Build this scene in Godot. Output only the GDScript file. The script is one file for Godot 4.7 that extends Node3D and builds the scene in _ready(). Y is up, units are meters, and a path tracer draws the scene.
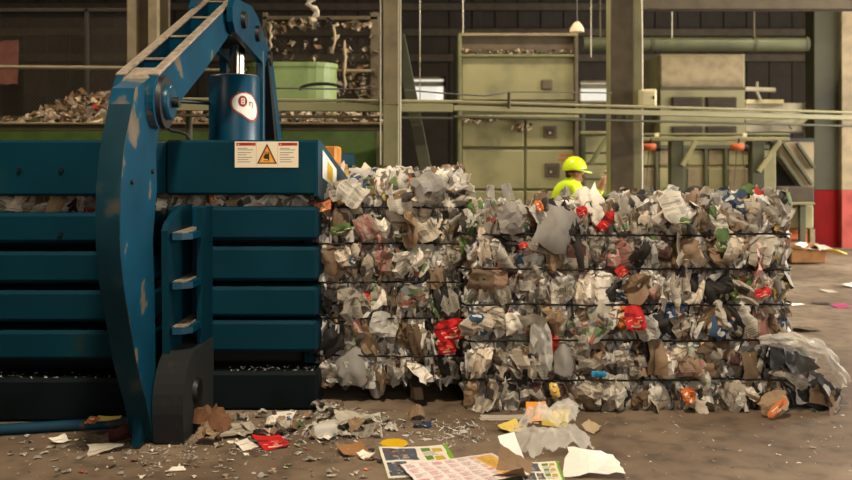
extends Node3D
# A paper-recycling hall: a blue baling press on the left, two wire-tied bales of waste paper, a worker behind them.
const F := 913.0        # focal length in pixels of the 852 x 480 frame
const CX := 426.0
const HY := 160.0       # the row of the horizon
const EYE := 1.25       # camera height in metres
const HALL_L := -10.0
const HALL_R := 11.0
const HALL_B := -18.0
const HALL_F := 5.0
const HALL_H := 6.5

var rng := RandomNumberGenerator.new()
var M := {}             # materials by name
var used := {}
var sheets: Array = []  # crumpled sheets, 72 triangles
var pads: Array = []    # wads pressed into a bale, 72 triangles
var bit_pads: Array = []
var bits: Array = []    # small crumpled bits, 18 triangles
var papers: Array = []  # [material, weight] of waste paper
var paper_total := 0.0
var grime: Array = []

# ------------------------------------------------------------------ helpers
func at(px: float, py: float, d: float) -> Vector3:
	return Vector3((px - CX) * d / F, EYE - (py - HY) * d / F, -d)

func on_floor(px: float, py: float) -> Vector3:
	return at(px, py, EYE * F / (py - HY))

func numbered(called: String) -> String:
	if not used.has(called):
		used[called] = 0
		return called
	used[called] += 1
	return "%s_%03d" % [called, used[called]]

func thing(called: String, label: String, category: String, where: Vector3, group := "") -> Node3D:
	var o := Node3D.new()
	o.name = numbered(called)
	add_child(o, true)
	o.position = where
	tag(o, label, category, group)
	return o

func tag(o: Node3D, label: String, category := "", group := "") -> Node3D:
	o.set_meta("label", label)
	if category: o.set_meta("category", category)
	if group: o.set_meta("group", group)
	return o

func new_st() -> SurfaceTool:
	var st := SurfaceTool.new()
	st.begin(Mesh.PRIMITIVE_TRIANGLES)
	return st

func commit(st: SurfaceTool, called: String, mat: Material, parent: Node = null) -> MeshInstance3D:
	st.generate_normals()
	return put_mesh(st.commit(), called, mat, parent)

func put_mesh(mesh: Mesh, called: String, mat: Material, parent: Node = null) -> MeshInstance3D:
	var o := MeshInstance3D.new()
	o.mesh = mesh
	o.material_override = mat
	if parent == null or parent == self:
		o.name = numbered(called)
		add_child(o, true)
	else:
		o.name = called
		parent.add_child(o, true)
		o.global_position = Vector3.ZERO
	return o

func structure(o: Node3D) -> Node3D:
	o.set_meta("kind", "structure")
	return o

func tri(st: SurfaceTool, a: Vector3, b: Vector3, c: Vector3, out: Vector3, group := -1) -> void:
	if (a - c).cross(a - b).dot(out) < 0.0:
		var t := b
		b = c
		c = t
	st.set_smooth_group(group)
	st.add_vertex(a)
	st.set_smooth_group(group)
	st.add_vertex(b)
	st.set_smooth_group(group)
	st.add_vertex(c)

func quad(st: SurfaceTool, a: Vector3, b: Vector3, c: Vector3, d: Vector3, out: Vector3, group := -1) -> void:
	tri(st, a, b, c, out, group)
	tri(st, a, c, d, out, group)

# a box with chamfered edges
func box(st: SurfaceTool, mid: Vector3, size: Vector3, bevel := 0.006, turn := Basis.IDENTITY) -> void:
	var h := size / 2.0
	var b := minf(bevel, minf(h.x, minf(h.y, h.z)) * 0.8)
	var pts := {}
	for sx in [-1, 1]:
		for sy in [-1, 1]:
			for sz in [-1, 1]:
				var s := Vector3(sx, sy, sz)
				for ax in 3:
					var p := s * (h - Vector3(b, b, b))
					p[ax] = s[ax] * h[ax]
					pts[[sx, sy, sz, ax]] = mid + turn * p
	for ax in 3:
		var u := (ax + 1) % 3
		var v := (ax + 2) % 3
		for s in [-1, 1]:
			var q := []
			for c in [[-1, -1], [1, -1], [1, 1], [-1, 1]]:
				var k := [0, 0, 0]
				k[ax] = s; k[u] = c[0]; k[v] = c[1]
				q.append(pts[[k[0], k[1], k[2], ax]])
			var n := Vector3.ZERO
			n[ax] = s
			quad(st, q[0], q[1], q[2], q[3], turn * n)
		for su in [-1, 1]:          # the chamfer along this axis
			for sv in [-1, 1]:
				var k0 := [0, 0, 0]
				k0[ax] = -1; k0[u] = su; k0[v] = sv
				var k1 := k0.duplicate()
				k1[ax] = 1
				var n := Vector3.ZERO
				n[u] = su; n[v] = sv
				quad(st, pts[[k0[0], k0[1], k0[2], u]], pts[[k1[0], k1[1], k1[2], u]], pts[[k1[0], k1[1], k1[2], v]], pts[[k0[0], k0[1], k0[2], v]], turn * n)
	for sx in [-1, 1]:
		for sy in [-1, 1]:
			for sz in [-1, 1]:
				tri(st, pts[[sx, sy, sz, 0]], pts[[sx, sy, sz, 1]], pts[[sx, sy, sz, 2]], turn * Vector3(sx, sy, sz))

func box_between(st: SurfaceTool, lo: Vector3, hi: Vector3, bevel := 0.006) -> void:
	box(st, (lo + hi) / 2.0, (hi - lo).abs(), bevel)

# a bar of rectangular section from a to b
func bar(st: SurfaceTool, a: Vector3, b: Vector3, w: float, h: float, bevel := 0.005) -> void:
	var z := (b - a).normalized()
	var x := (Vector3.UP if absf(z.y) < 0.9 else Vector3.BACK).cross(z).normalized()
	box(st, (a + b) / 2.0, Vector3(w, h, a.distance_to(b)), bevel, Basis(x, z.cross(x), z))

# a box whose front face covers a rectangle of the view at distance d
func slab(st: SurfaceTool, x0: float, x1: float, y0: float, y1: float, d: float, thick: float, bevel := 0.008) -> void:
	var a := at(x0, y1, d)
	var b := at(x1, y0, d)
	box_between(st, Vector3(a.x, a.y, -d - thick), Vector3(b.x, b.y, -d), bevel)

func one_slab(called: String, mat: Material, parent: Node, x0: float, x1: float, y0: float, y1: float, d: float, thick: float, bevel := 0.008) -> MeshInstance3D:
	var st := new_st()
	slab(st, x0, x1, y0, y1, d, thick, bevel)
	return commit(st, called, mat, parent)

func one_box(called: String, mat: Material, parent: Node, lo: Vector3, hi: Vector3, bevel := 0.006) -> MeshInstance3D:
	var st := new_st()
	box_between(st, lo, hi, bevel)
	return commit(st, called, mat, parent)

func one_bar(called: String, mat: Material, parent: Node, a: Vector3, b: Vector3, w: float, h: float) -> MeshInstance3D:
	var st := new_st()
	bar(st, a, b, w, h)
	return commit(st, called, mat, parent)

# a tube through points; r is one radius or one per point
func tube(st: SurfaceTool, pts: Array, r, sides := 10, caps := true) -> void:
	var rings := []
	var nrm := Vector3.ZERO
	for i in pts.size():
		var dir: Vector3 = (pts[mini(i + 1, pts.size() - 1)] - pts[maxi(i - 1, 0)]).normalized()
		if dir.length() < 0.5: dir = Vector3.UP
		if nrm == Vector3.ZERO:
			nrm = (Vector3.UP if absf(dir.y) < 0.9 else Vector3.RIGHT).cross(dir).normalized()
		nrm = (nrm - dir * nrm.dot(dir)).normalized()
		var bi := dir.cross(nrm)
		var rad: float = r[i] if r is Array else r
		var ring := []
		for k in sides:
			var a := TAU * k / sides
			ring.append(pts[i] + (nrm * cos(a) + bi * sin(a)) * rad)
		rings.append(ring)
	for i in pts.size() - 1:
		for k in sides:
			var k2 := (k + 1) % sides
			var q := [rings[i][k], rings[i][k2], rings[i + 1][k2], rings[i + 1][k]]
			var out: Vector3 = (q[0] + q[1] + q[2] + q[3]) / 4.0 - (pts[i] + pts[i + 1]) / 2.0
			for t in [[0, 1, 2], [0, 2, 3]]:
				var a3: Vector3 = q[t[0]]
				var b3: Vector3 = q[t[1]]
				var c3: Vector3 = q[t[2]]
				if (a3 - c3).cross(a3 - b3).dot(out) < 0.0:
					var s := b3
					b3 = c3
					c3 = s
				for v in [a3, b3, c3]:
					st.set_smooth_group(1)
					st.add_vertex(v)
	if caps:
		for e in [0, pts.size() - 1]:
			var out: Vector3 = pts[e] - pts[1 if e == 0 else e - 1]
			for k in range(1, sides - 1):
				tri(st, rings[e][0], rings[e][k], rings[e][k + 1], out)

func one_tube(called: String, mat: Material, parent: Node, pts: Array, r, sides := 10) -> MeshInstance3D:
	var st := new_st()
	tube(st, pts, r, sides)
	return commit(st, called, mat, parent)

# a polygon (in the plane o + u*x + v*y) swept along w
func prism(st: SurfaceTool, poly: PackedVector2Array, o: Vector3, u: Vector3, v: Vector3, w: Vector3) -> void:
	var ids := Geometry2D.triangulate_polygon(poly)
	var p := []
	for q in poly:
		p.append(o + u * q.x + v * q.y)
	for i in range(0, ids.size(), 3):
		tri(st, p[ids[i]], p[ids[i + 1]], p[ids[i + 2]], -w)
		tri(st, p[ids[i]] + w, p[ids[i + 1]] + w, p[ids[i + 2]] + w, w)
	var ccw := not Geometry2D.is_polygon_clockwise(poly)
	for i in poly.size():
		var a: Vector2 = poly[i]
		var b: Vector2 = poly[(i + 1) % poly.size()]
		var n2 := Vector2(b.y - a.y, a.x - b.x) * (1.0 if ccw else -1.0)
		var p0: Vector3 = p[i]
		var p1: Vector3 = p[(i + 1) % poly.size()]
		quad(st, p0, p1, p1 + w, p0 + w, u * n2.x + v * n2.y)

# a profile drawn in distance (x) and height (y), from x0 to x1 across the view
func side_plate(st: SurfaceTool, poly: Array, x0: float, x1: float) -> void:
	prism(st, PackedVector2Array(poly), Vector3(x0, 0, 0), Vector3(0, 0, -1), Vector3.UP, Vector3(x1 - x0, 0, 0))

func arc(c: Vector2, r: float, a0: float, a1: float, n: int) -> Array:
	var out := []
	for i in n + 1:
		var a := deg_to_rad(lerpf(a0, a1, float(i) / n))
		out.append(c + Vector2(cos(a), sin(a)) * r)
	return out

# ------------------------------------------------------------------ materials
func noise_tex(seed_: int, freq: float, stops: Array, size := 256, kind := FastNoiseLite.TYPE_SIMPLEX_SMOOTH, oct := 5) -> NoiseTexture2D:
	var n := FastNoiseLite.new()
	n.seed = seed_
	n.frequency = freq
	n.noise_type = kind
	n.fractal_octaves = oct
	var g := Gradient.new()
	var offs := PackedFloat32Array()
	var cols := PackedColorArray()
	for s in stops:
		offs.append(s[0])
		cols.append(s[1])
	g.offsets = offs
	g.colors = cols
	var t := NoiseTexture2D.new()
	t.width = size
	t.height = size
	t.seamless = true
	t.noise = n
	t.color_ramp = g
	return t

func grey(v: float) -> Color:
	return Color(v, v, v)

func mat(called: String, c: Color, rough := 0.7, metal := 0.0, tex: Texture2D = null, scale := 1.0) -> StandardMaterial3D:
	var m := StandardMaterial3D.new()
	m.resource_name = called
	m.albedo_color = c
	m.roughness = rough
	m.metallic = metal
	if tex:
		m.albedo_texture = tex
		m.uv1_triplanar = true
		m.uv1_world_triplanar = true
		m.uv1_scale = Vector3.ONE * scale
	M[called] = m
	return m

func relief(m: StandardMaterial3D, tex: Texture2D, amount: float) -> void:
	m.heightmap_enabled = true
	m.heightmap_texture = tex
	m.heightmap_scale = amount

func make_materials() -> void:
	var g0 := noise_tex(1, 0.012, [[0.0, grey(0.76)], [0.45, grey(0.93)], [1.0, grey(1.0)]])
	var g1 := noise_tex(2, 0.03, [[0.0, grey(0.8)], [0.5, grey(0.93)], [1.0, grey(1.0)]])
	var fine := noise_tex(3, 0.12, [[0.0, grey(0.3)], [1.0, grey(1.0)]], 256, FastNoiseLite.TYPE_SIMPLEX, 3)
	grime = [g0, g1, fine]
	var dust := Color(0.47, 0.42, 0.36)
	var paint := Color(0.0, 0.225, 0.315)
	# blue machine paint, worn through to dust and primer in patches
	mat("blue_paint", Color(1, 1, 1), 0.5, 0.0, noise_tex(11, 0.009, [[0.0, paint * 0.85], [0.62, paint], [0.70, paint * 1.08], [0.74, dust * 0.75], [1.0, dust * 0.9]]), 0.9)
	mat("blue_paint_clean", Color(1, 1, 1), 0.42, 0.0, noise_tex(12, 0.012, [[0.0, paint * 0.8], [0.6, paint], [1.0, paint * 1.08]]), 0.8)
	mat("panel_paint", Color(1, 1, 1), 0.55, 0.0, noise_tex(13, 0.010, [[0.0, Color(0.01, 0.165, 0.215)], [0.7, Color(0.015, 0.19, 0.245)], [0.9, Color(0.05, 0.2, 0.235)], [1.0, Color(0.15, 0.19, 0.19)]]), 0.7)
	mat("claw_front", Color(1, 1, 1), 0.7, 0.0, noise_tex(14, 0.010, [[0.0, Color(0.03, 0.15, 0.19)], [0.55, Color(0.06, 0.18, 0.22)], [0.7, Color(0.2, 0.23, 0.23)], [0.85, Color(0.28, 0.25, 0.2)], [1.0, Color(0.38, 0.31, 0.23)]]), 1.3)
	mat("base_paint", Color(0.05, 0.085, 0.095), 0.7, 0.0, g0, 0.8)
	mat("dusty_top", Color(1, 1, 1), 0.95, 0.0, noise_tex(15, 0.03, [[0.0, Color(0.28, 0.25, 0.22)], [0.4, dust], [0.8, Color(0.55, 0.49, 0.41)], [1.0, Color(0.64, 0.58, 0.5)]]), 2.0)
	mat("rusty", Color(1, 1, 1), 0.9, 0.0, noise_tex(16, 0.02, [[0.0, Color(0.015, 0.035, 0.045)], [0.55, Color(0.03, 0.05, 0.055)], [0.75, Color(0.06, 0.05, 0.042)], [1.0, Color(0.28, 0.17, 0.10)]]), 1.4)
	mat("dark_steel", Color(0.07, 0.075, 0.08), 0.5, 0.3, g0, 1.0)
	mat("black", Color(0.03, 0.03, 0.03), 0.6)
	mat("chrome", Color(0.82, 0.78, 0.72), 0.16, 1.0)
	mat("wire", Color(0.05, 0.045, 0.04), 0.5, 0.5)
	mat("hose", Color(0.33, 0.31, 0.28), 0.6, 0.0, g1, 2.0)
	mat("yellow_cover", Color(0.86, 0.55, 0.10), 0.5, 0.0, g0, 1.0)
	mat("beige_steel", Color(0.55, 0.49, 0.37), 0.7, 0.0, g1, 0.6)
	mat("olive_steel", Color(0.45, 0.45, 0.30), 0.65, 0.0, g1, 0.5)
	mat("olive_light", Color(0.56, 0.535, 0.375), 0.65, 0.0, g0, 0.5)
	mat("olive_dark", Color(0.29, 0.29, 0.19), 0.7, 0.0, g1, 0.5)
	mat("mint", Color(0.52, 0.60, 0.37), 0.5, 0.0, g0, 0.8)
	mat("trough_green", Color(0.34, 0.44, 0.17), 0.6, 0.0, g1, 0.6)
	mat("column_dark", Color(0.21, 0.205, 0.125), 0.75, 0.0, g0, 0.5)
	mat("brown_steel", Color(0.36, 0.31, 0.23), 0.8, 0.0, g1, 0.6)
	mat("dark_hall", Color(0.20, 0.17, 0.135), 0.9, 0.0, g1, 0.4)
	mat("roof", Color(0.2, 0.18, 0.15), 0.9, 0.0, g1, 0.3)
	mat("beam_brown", Color(0.30, 0.26, 0.2), 0.85, 0.0, g1, 0.5)
	mat("duct", Color(0.37, 0.38, 0.27), 0.5, 0.2, g0, 0.6)
	mat("box_white", Color(0.85, 0.80, 0.62), 0.6, 0.0, g0, 1.0)
	mat("pale_metal", Color(0.78, 0.74, 0.64), 0.6, 0.0, g0, 0.7)
	mat("vent_dark", Color(0.27, 0.22, 0.16), 0.8, 0.0, g1, 0.8)
	mat("motor_orange", Color(0.75, 0.34, 0.12), 0.6, 0.0, g0, 1.0)
	mat("red_paint", Color(0.43, 0.014, 0.014), 0.45, 0.0, g0, 0.7)
	mat("pink_paint", Color(0.64, 0.3, 0.27), 0.6, 0.0, g0, 0.7)
	mat("cloth_red", Color(0.42, 0.25, 0.2), 0.95, 0.0, g1, 1.0)
	mat("cardboard_plain", Color(0.60, 0.42, 0.25), 0.9, 0.0, g0, 1.2)
	mat("cardboard_orange", Color(0.76, 0.40, 0.18), 0.85, 0.0, g0, 1.2)
	mat("helmet_yellow", Color(0.84, 0.93, 0.03), 0.35)
	mat("plain_white", Color(0.74, 0.72, 0.68), 0.8, 0.0, g0, 3.0)
	mat("plain_grey", Color(0.58, 0.555, 0.525), 0.8, 0.0, g0, 3.0)
	mat("white_card", Color(0.88, 0.86, 0.82), 0.9)
	mat("lamp_shade", Color(0.83, 0.74, 0.62), 0.6)
	mat("yellow_plastic", Color(0.86, 0.68, 0.06), 0.4)
	mat("orange_sheet", Color(0.93, 0.60, 0.20), 0.8)
	mat("yellow_sheet", Color(0.85, 0.74, 0.34), 0.8)
	mat("beige_sheet", Color(0.66, 0.58, 0.46), 0.9)
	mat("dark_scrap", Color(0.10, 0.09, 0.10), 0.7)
	mat("blue_scrap", Color(0.08, 0.16, 0.30), 0.7)
	mat("magenta_scrap", Color(0.66, 0.18, 0.42), 0.7)
	mat("cyan_scrap", Color(0.05, 0.50, 0.66), 0.6)
	mat("dark_red_scrap", Color(0.28, 0.09, 0.07), 0.8)
	mat("brown_bag", Color(0.46, 0.31, 0.20), 0.9, 0.0, g0, 3.0)
	for k in ["blue_paint", "blue_paint_clean", "panel_paint", "claw_front", "red_paint", "pink_paint", "base_paint"]:
		M[k].metallic_specular = 0.22
		M[k].roughness = 0.6
	M.blue_paint_clean.metallic_specular = 0.4
	M.blue_paint_clean.roughness = 0.35
	# a dusty concrete floor: large damp and worn patches, fine grit
	var floor_m := mat("concrete", Color(1, 1, 1), 0.82, 0.0, noise_tex(21, 0.006, [[0.0, Color(0.37, 0.295, 0.225)], [0.4, Color(0.45, 0.37, 0.29)], [0.7, Color(0.53, 0.45, 0.365)], [1.0, Color(0.61, 0.54, 0.455)]], 512), 0.22)
	floor_m.detail_enabled = true
	floor_m.detail_blend_mode = BaseMaterial3D.BLEND_MODE_MUL
	floor_m.detail_albedo = noise_tex(22, 0.05, [[0.0, grey(0.62)], [0.4, grey(0.88)], [1.0, grey(1.0)]], 512)
	floor_m.detail_uv_layer = BaseMaterial3D.DETAIL_UV_1
	relief(floor_m, fine, 0.25)
	# vertex-coloured waste, cloth and skin
	for k in ["waste_bits", "body"]:
		var w := mat(k, Color(1, 1, 1), 0.9)
		w.vertex_color_use_as_albedo = true
	var bag := mat("plastic_film", Color(0.90, 0.88, 0.84, 0.42), 0.35)
	bag.transparency = BaseMaterial3D.TRANSPARENCY_ALPHA
	bag.backlight_enabled = true
	bag.backlight = Color(0.4, 0.38, 0.34)
	var glass := mat("pane_glass", Color(0.9, 0.9, 0.85, 0.1), 0.05)
	glass.transparency = BaseMaterial3D.TRANSPARENCY_ALPHA
	var lamp := mat("lamp_glow", Color(1, 0.95, 0.85), 0.5)
	lamp.emission_enabled = true
	lamp.emission = Color(1.0, 0.9, 0.72)
	lamp.emission_energy_multiplier = 4.0

# waste paper prints: every kind a small picture of columns of text, photos and blocks of colour
func print_image(kind: String, w: int, h: int, seed_: int) -> ImageTexture:
	var r := RandomNumberGenerator.new()
	r.seed = seed_
	var im := Image.create(w, h, false, Image.FORMAT_RGB8)
	var bg := Color(0.76, 0.73, 0.685)
	var hues: Array = [Color(0.55, 0.12, 0.1), Color(0.2, 0.35, 0.18), Color(0.15, 0.25, 0.42), Color(0.7, 0.5, 0.15), Color(0.2, 0.17, 0.15), Color(0.6, 0.42, 0.32)]
	if kind == "white": bg = Color(0.90, 0.87, 0.82)
	if kind == "kraft": bg = Color(0.53, 0.43, 0.33)
	if kind == "card": bg = Color(0.58, 0.48, 0.37)
	if kind == "red": bg = Color(0.72, 0.06, 0.06)
	if kind == "green": bg = Color(0.30, 0.40, 0.20)
	if kind == "blue": bg = Color(0.16, 0.25, 0.36)
	if kind == "dark": bg = Color(0.12, 0.10, 0.09)
	if kind == "pink": bg = Color(0.76, 0.66, 0.60)
	if kind == "orange": bg = Color(0.76, 0.40, 0.16)
	if kind == "yellow": bg = Color(0.80, 0.66, 0.30)
	im.fill(bg)
	match kind:
		"text", "photo", "pink", "white":
			var cols := r.randi_range(2, 3)
			var cw := w / cols
			for c in cols:
				var y := r.randi_range(2, 14)
				while y < h - 4:
					var x := c * cw + 4
					if r.randf() < 0.06:
						y += r.randi_range(5, 12)
					var ink := bg.lerp(Color(0.25, 0.23, 0.22) if kind != "pink" else Color(0.7, 0.1, 0.2), 0.14 if kind == "white" else 0.5)
					if kind != "white" or r.randf() < 0.3:
						im.fill_rect(Rect2i(x, y, int((cw - 8) * r.randf_range(0.6, 1.0)), 2), ink)
					y += 4
			if kind == "photo":
				for i in 2:
					var c: Color = hues[r.randi() % hues.size()]
					var p := Rect2i(r.randi_range(0, w / 2), r.randi_range(0, h / 2), w / 2 - 6, h / 3)
					im.fill_rect(p, c.lerp(Color(0.30, 0.28, 0.27), 0.65))
					for k in 7:
						im.fill_rect(Rect2i(p.position + Vector2i(r.randi_range(0, p.size.x - 16), r.randi_range(0, p.size.y - 12)), Vector2i(r.randi_range(4, 16), r.randi_range(4, 12))), c.lerp(Color(0.6, 0.55, 0.5) * r.randf(), 0.75))
			if r.randf() < 0.7:
				im.fill_rect(Rect2i(4, r.randi_range(4, h - 20), w - 40, 6), bg.lerp(Color(0.15, 0.13, 0.13), 0.4))
		"magazine":
			for k in 16:
				var c: Color = hues[r.randi() % hues.size()]
				im.fill_rect(Rect2i(r.randi_range(0, w - 30), r.randi_range(0, h - 30), r.randi_range(12, 60), r.randi_range(10, 50)), c.lerp(bg, r.randf_range(0.2, 0.85)))
		"card":
			for x in range(0, w, 4):
				im.fill_rect(Rect2i(x, 0, 1, h), bg.darkened(0.12))
		"kraft", "dark":
			for k in 30:
				im.fill_rect(Rect2i(r.randi_range(0, w - 20), r.randi_range(0, h - 20), r.randi_range(4, 26), r.randi_range(2, 20)), bg.lerp(grey(r.randf_range(0.1, 0.5)), 0.15))
		_:
			for k in 7:
				im.fill_rect(Rect2i(r.randi_range(0, w - 40), r.randi_range(0, h - 24), r.randi_range(8, 60), r.randi_range(4, 24)), bg.lerp([Color(0.9, 0.87, 0.82), Color(0.85, 0.6, 0.4), bg.darkened(0.5)][k % 3], 0.8))
	return ImageTexture.create_from_image(im)

func make_papers() -> void:
	# kind, weight, tints
	var kinds := [["text", 22.0, 3], ["photo", 25.0, 3], ["white", 17.0, 3], ["kraft", 7.0, 2], ["card", 6.0, 2], ["magazine", 11.0, 2], ["pink", 4.5, 2], ["dark", 7.0, 1], ["red", 1.1, 1], ["orange", 0.7, 1], ["green", 1.2, 1], ["blue", 1.6, 1], ["yellow", 0.8, 1]]
	for k in kinds:
		var texs := [print_image(k[0], 128, 128, 500 + papers.size()), print_image(k[0], 128, 128, 900 + papers.size())]
		for t in k[2]:
			var m := StandardMaterial3D.new()
			m.resource_name = "waste_" + k[0]
			m.albedo_texture = texs[t % 2]
			m.albedo_color = [Color(1, 0.99, 0.97), Color(0.76, 0.74, 0.71), Color(0.90, 0.86, 0.81)][t]
			m.roughness = 0.75
			papers.append([m, k[1] / k[2]])
			paper_total += k[1] / k[2]
			M["%s_paper_%d" % [k[0], t]] = m

func pick_paper() -> StandardMaterial3D:
	var x := rng.randf() * paper_total
	for p in papers:
		x -= p[1]
		if x <= 0.0:
			return p[0]
	return papers[0][0]

# ------------------------------------------------------------------ paper
# a crumpled sheet, one unit wide and high in its own x and y, relief along z
func sheet(seed_: int, n: int, crumple: float, curl: float, ragged: float, smooth := false) -> ArrayMesh:
	var r := RandomNumberGenerator.new()
	r.seed = seed_ * 7919 + 13
	var creases := []
	for k in 6:
		var a := r.randf() * TAU
		creases.append([Vector2(cos(a), sin(a)), r.randf_range(-0.35, 0.35), r.randf_range(-1, 1) * crumple])
	var axis := Vector2.from_angle(r.randf() * TAU)
	var corner := [Vector2(r.randf_range(-1, 1), r.randf_range(-1, 1)) * ragged, Vector2(r.randf_range(-1, 1), r.randf_range(-1, 1)) * ragged, Vector2(r.randf_range(-1, 1), r.randf_range(-1, 1)) * ragged, Vector2(r.randf_range(-1, 1), r.randf_range(-1, 1)) * ragged]
	var p := []
	var uv := []
	for j in n + 1:
		for i in n + 1:
			var u := float(i) / n
			var v := float(j) / n
			var q := Vector2(u - 0.5, v - 0.5)
			uv.append(Vector2(u, 1.0 - v))
			var c0: Vector2 = corner[0].lerp(corner[1], u)
			q += c0.lerp(corner[3].lerp(corner[2], u), v)
			if i == 0 or j == 0 or i == n or j == n:
				q *= 1.0 - r.randf() * ragged * 0.9
			else:
				q += Vector2(r.randf_range(-1, 1), r.randf_range(-1, 1)) * 0.18 / n
			var z := 0.0
			for c in creases:
				z += c[2] * absf(q.dot(c[0]) - c[1])
			var b := q.dot(axis)
			z += curl * b * b * 2.0 + r.randf_range(-1, 1) * crumple * 0.10
			p.append(Vector3(q.x, q.y, z))
	var mean := 0.0
	for v in p: mean += v.z
	mean /= p.size()
	var st := new_st()
	for j in n:
		for i in n:
			var a := j * (n + 1) + i
			var ids := [a, a + 1, a + n + 2, a, a + n + 2, a + n + 1] if (i + j) % 2 == 0 else [a, a + 1, a + n + 1, a + 1, a + n + 2, a + n + 1]
			for k in [0, 2, 1, 3, 5, 4]:
				st.set_smooth_group(1 if smooth else -1)
				st.set_uv(uv[ids[k]])
				st.add_vertex(p[ids[k]] - Vector3(0, 0, mean))
	st.generate_normals()
	return st.commit()

# a wad of paper pressed flat: pleats run mostly up and down, its rim tucks back behind its neighbours
func pad(seed_: int, n: int, pleat: float, dome: float, ragged: float, smooth: bool, wrinkle := 0.0) -> ArrayMesh:
	var r := RandomNumberGenerator.new()
	r.seed = seed_ * 6151 + 7
	var creases := []
	for k in 7:
		var a := r.randfn(0.0, 0.5) if k < 5 else r.randf() * TAU
		creases.append([Vector2(cos(a), sin(a)), r.randf_range(-0.4, 0.4), r.randf_range(-1, 1) * pleat])
	var rn := FastNoiseLite.new()
	rn.seed = seed_
	rn.noise_type = FastNoiseLite.TYPE_SIMPLEX
	rn.fractal_type = FastNoiseLite.FRACTAL_RIDGED
	rn.fractal_octaves = 2
	rn.frequency = 1.3
	var ph := [r.randf() * TAU, r.randf() * TAU, r.randf_range(3.0, 8.0)]
	var p := []
	var uv := []
	for j in n + 1:
		for i in n + 1:
			var q := Vector2(float(i) / n - 0.5, float(j) / n - 0.5)
			uv.append(Vector2(q.x + 0.5, 0.5 - q.y))
			var rim := maxf(absf(q.x), absf(q.y)) * 2.0
			var round_ := q.normalized() * rim * 0.5 if q != Vector2.ZERO else q
			q = q.lerp(round_, 0.45)
			q += Vector2(r.randf_range(-1, 1), r.randf_range(-1, 1)) * (0.22 / n if rim < 0.95 else ragged * 0.5)
			var z := 0.0
			for c in creases:
				z += c[2] * absf(q.dot(c[0]) - c[1])
			z += pleat * 0.25 * sin(q.x * ph[2] * 2.0 + q.y * 3.0 + ph[0]) + r.randf_range(-1, 1) * pleat * 0.10
			if wrinkle > 0.0: z += wrinkle * rn.get_noise_2d(q.x * 1.6, q.y)
			z -= dome * pow(rim, 2.6)
			p.append(Vector3(q.x, q.y, z))
	var mid: float = p[(n / 2) * (n + 1) + n / 2].z
	var st := new_st()
	for j in n:
		for i in n:
			var a := j * (n + 1) + i
			var ids := [a, a + 1, a + n + 2, a, a + n + 2, a + n + 1] if r.randf() < 0.5 else [a, a + 1, a + n + 1, a + 1, a + n + 2, a + n + 1]
			for k in [0, 2, 1, 3, 5, 4]:
				st.set_smooth_group(1 if smooth else -1)
				st.set_uv(uv[ids[k]])
				st.add_vertex(p[ids[k]] - Vector3(0, 0, mid))
	st.generate_normals()
	return st.commit()

func make_sheets() -> void:
	for k in 60:
		pads.append(pad(k + 1, 6, 0.5 + 0.45 * (k % 5) / 4.0, 0.25 + 0.3 * (k % 3) / 2.0, 0.08 + 0.06 * (k % 4), k % 3 == 0))
	for k in 24:
		bit_pads.append(pad(k + 301, 3, 0.6, 0.3, 0.16, k % 2 == 0))
	for k in 48:
		sheets.append(sheet(k + 1, 5, 0.26 + 0.28 * (k % 4) / 3.0, [0.0, 0.5, -0.6, 0.9, 0.2, -1.2][k % 6], 0.16 + 0.08 * (k % 3)))
	for k in 24:
		bits.append(sheet(k + 101, 3, 0.45, [0.0, 0.6, -0.7][k % 3], 0.22))

# many small bits in one mesh: xfs are their places
func waste(xfs: Array, cols: Array, from: Array) -> ArrayMesh:
	var vs := PackedVector3Array()
	var ns := PackedVector3Array()
	var cs := PackedColorArray()
	var src := []
	for b in from:
		src.append(b.surface_get_arrays(0))
	for i in xfs.size():
		var a: Array = src[i % src.size()]
		var t: Transform3D = xfs[i]
		vs.append_array(t * (a[Mesh.ARRAY_VERTEX] as PackedVector3Array))
		ns.append_array(Transform3D(t.basis.orthonormalized(), Vector3.ZERO) * (a[Mesh.ARRAY_NORMAL] as PackedVector3Array))
		var c := PackedColorArray()
		c.resize((a[Mesh.ARRAY_VERTEX] as PackedVector3Array).size())
		c.fill(cols[i])
		cs.append_array(c)
	var arr := []
	arr.resize(Mesh.ARRAY_MAX)
	arr[Mesh.ARRAY_VERTEX] = vs
	arr[Mesh.ARRAY_NORMAL] = ns
	arr[Mesh.ARRAY_COLOR] = cs
	var m := ArrayMesh.new()
	m.add_surface_from_arrays(Mesh.PRIMITIVE_TRIANGLES, arr)
	return m

func waste_color() -> Color:
	var x := rng.randf()
	var c := Color(0.43, 0.395, 0.35) * rng.randf_range(0.5, 1.2)
	if x < 0.14: c = Color(0.70, 0.66, 0.60)
	elif x < 0.30: c = Color(0.27, 0.18, 0.11)
	elif x < 0.40: c = Color(0.07, 0.06, 0.05)
	elif x < 0.41: c = Color(0.45, 0.04, 0.03)
	elif x < 0.44: c = Color(0.10, 0.16, 0.05)
	elif x < 0.46: c = Color(0.05, 0.09, 0.16)
	elif x < 0.48: c = Color(0.5, 0.33, 0.1)
	c.a = 1.0
	return c

func any_turn() -> Basis:
	return Basis.from_euler(Vector3(rng.randf_range(-PI, PI), rng.randf_range(-PI, PI), rng.randf_range(-PI, PI)))

# a turn whose z looks along n, rolled by roll
func facing(n: Vector3, roll: float) -> Basis:
	var z := n.normalized()
	var x := (Vector3.UP if absf(z.y) < 0.8 else Vector3.BACK).cross(z).normalized()
	return Basis(x, z.cross(x), z) * Basis(Vector3(0, 0, 1), roll)

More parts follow.
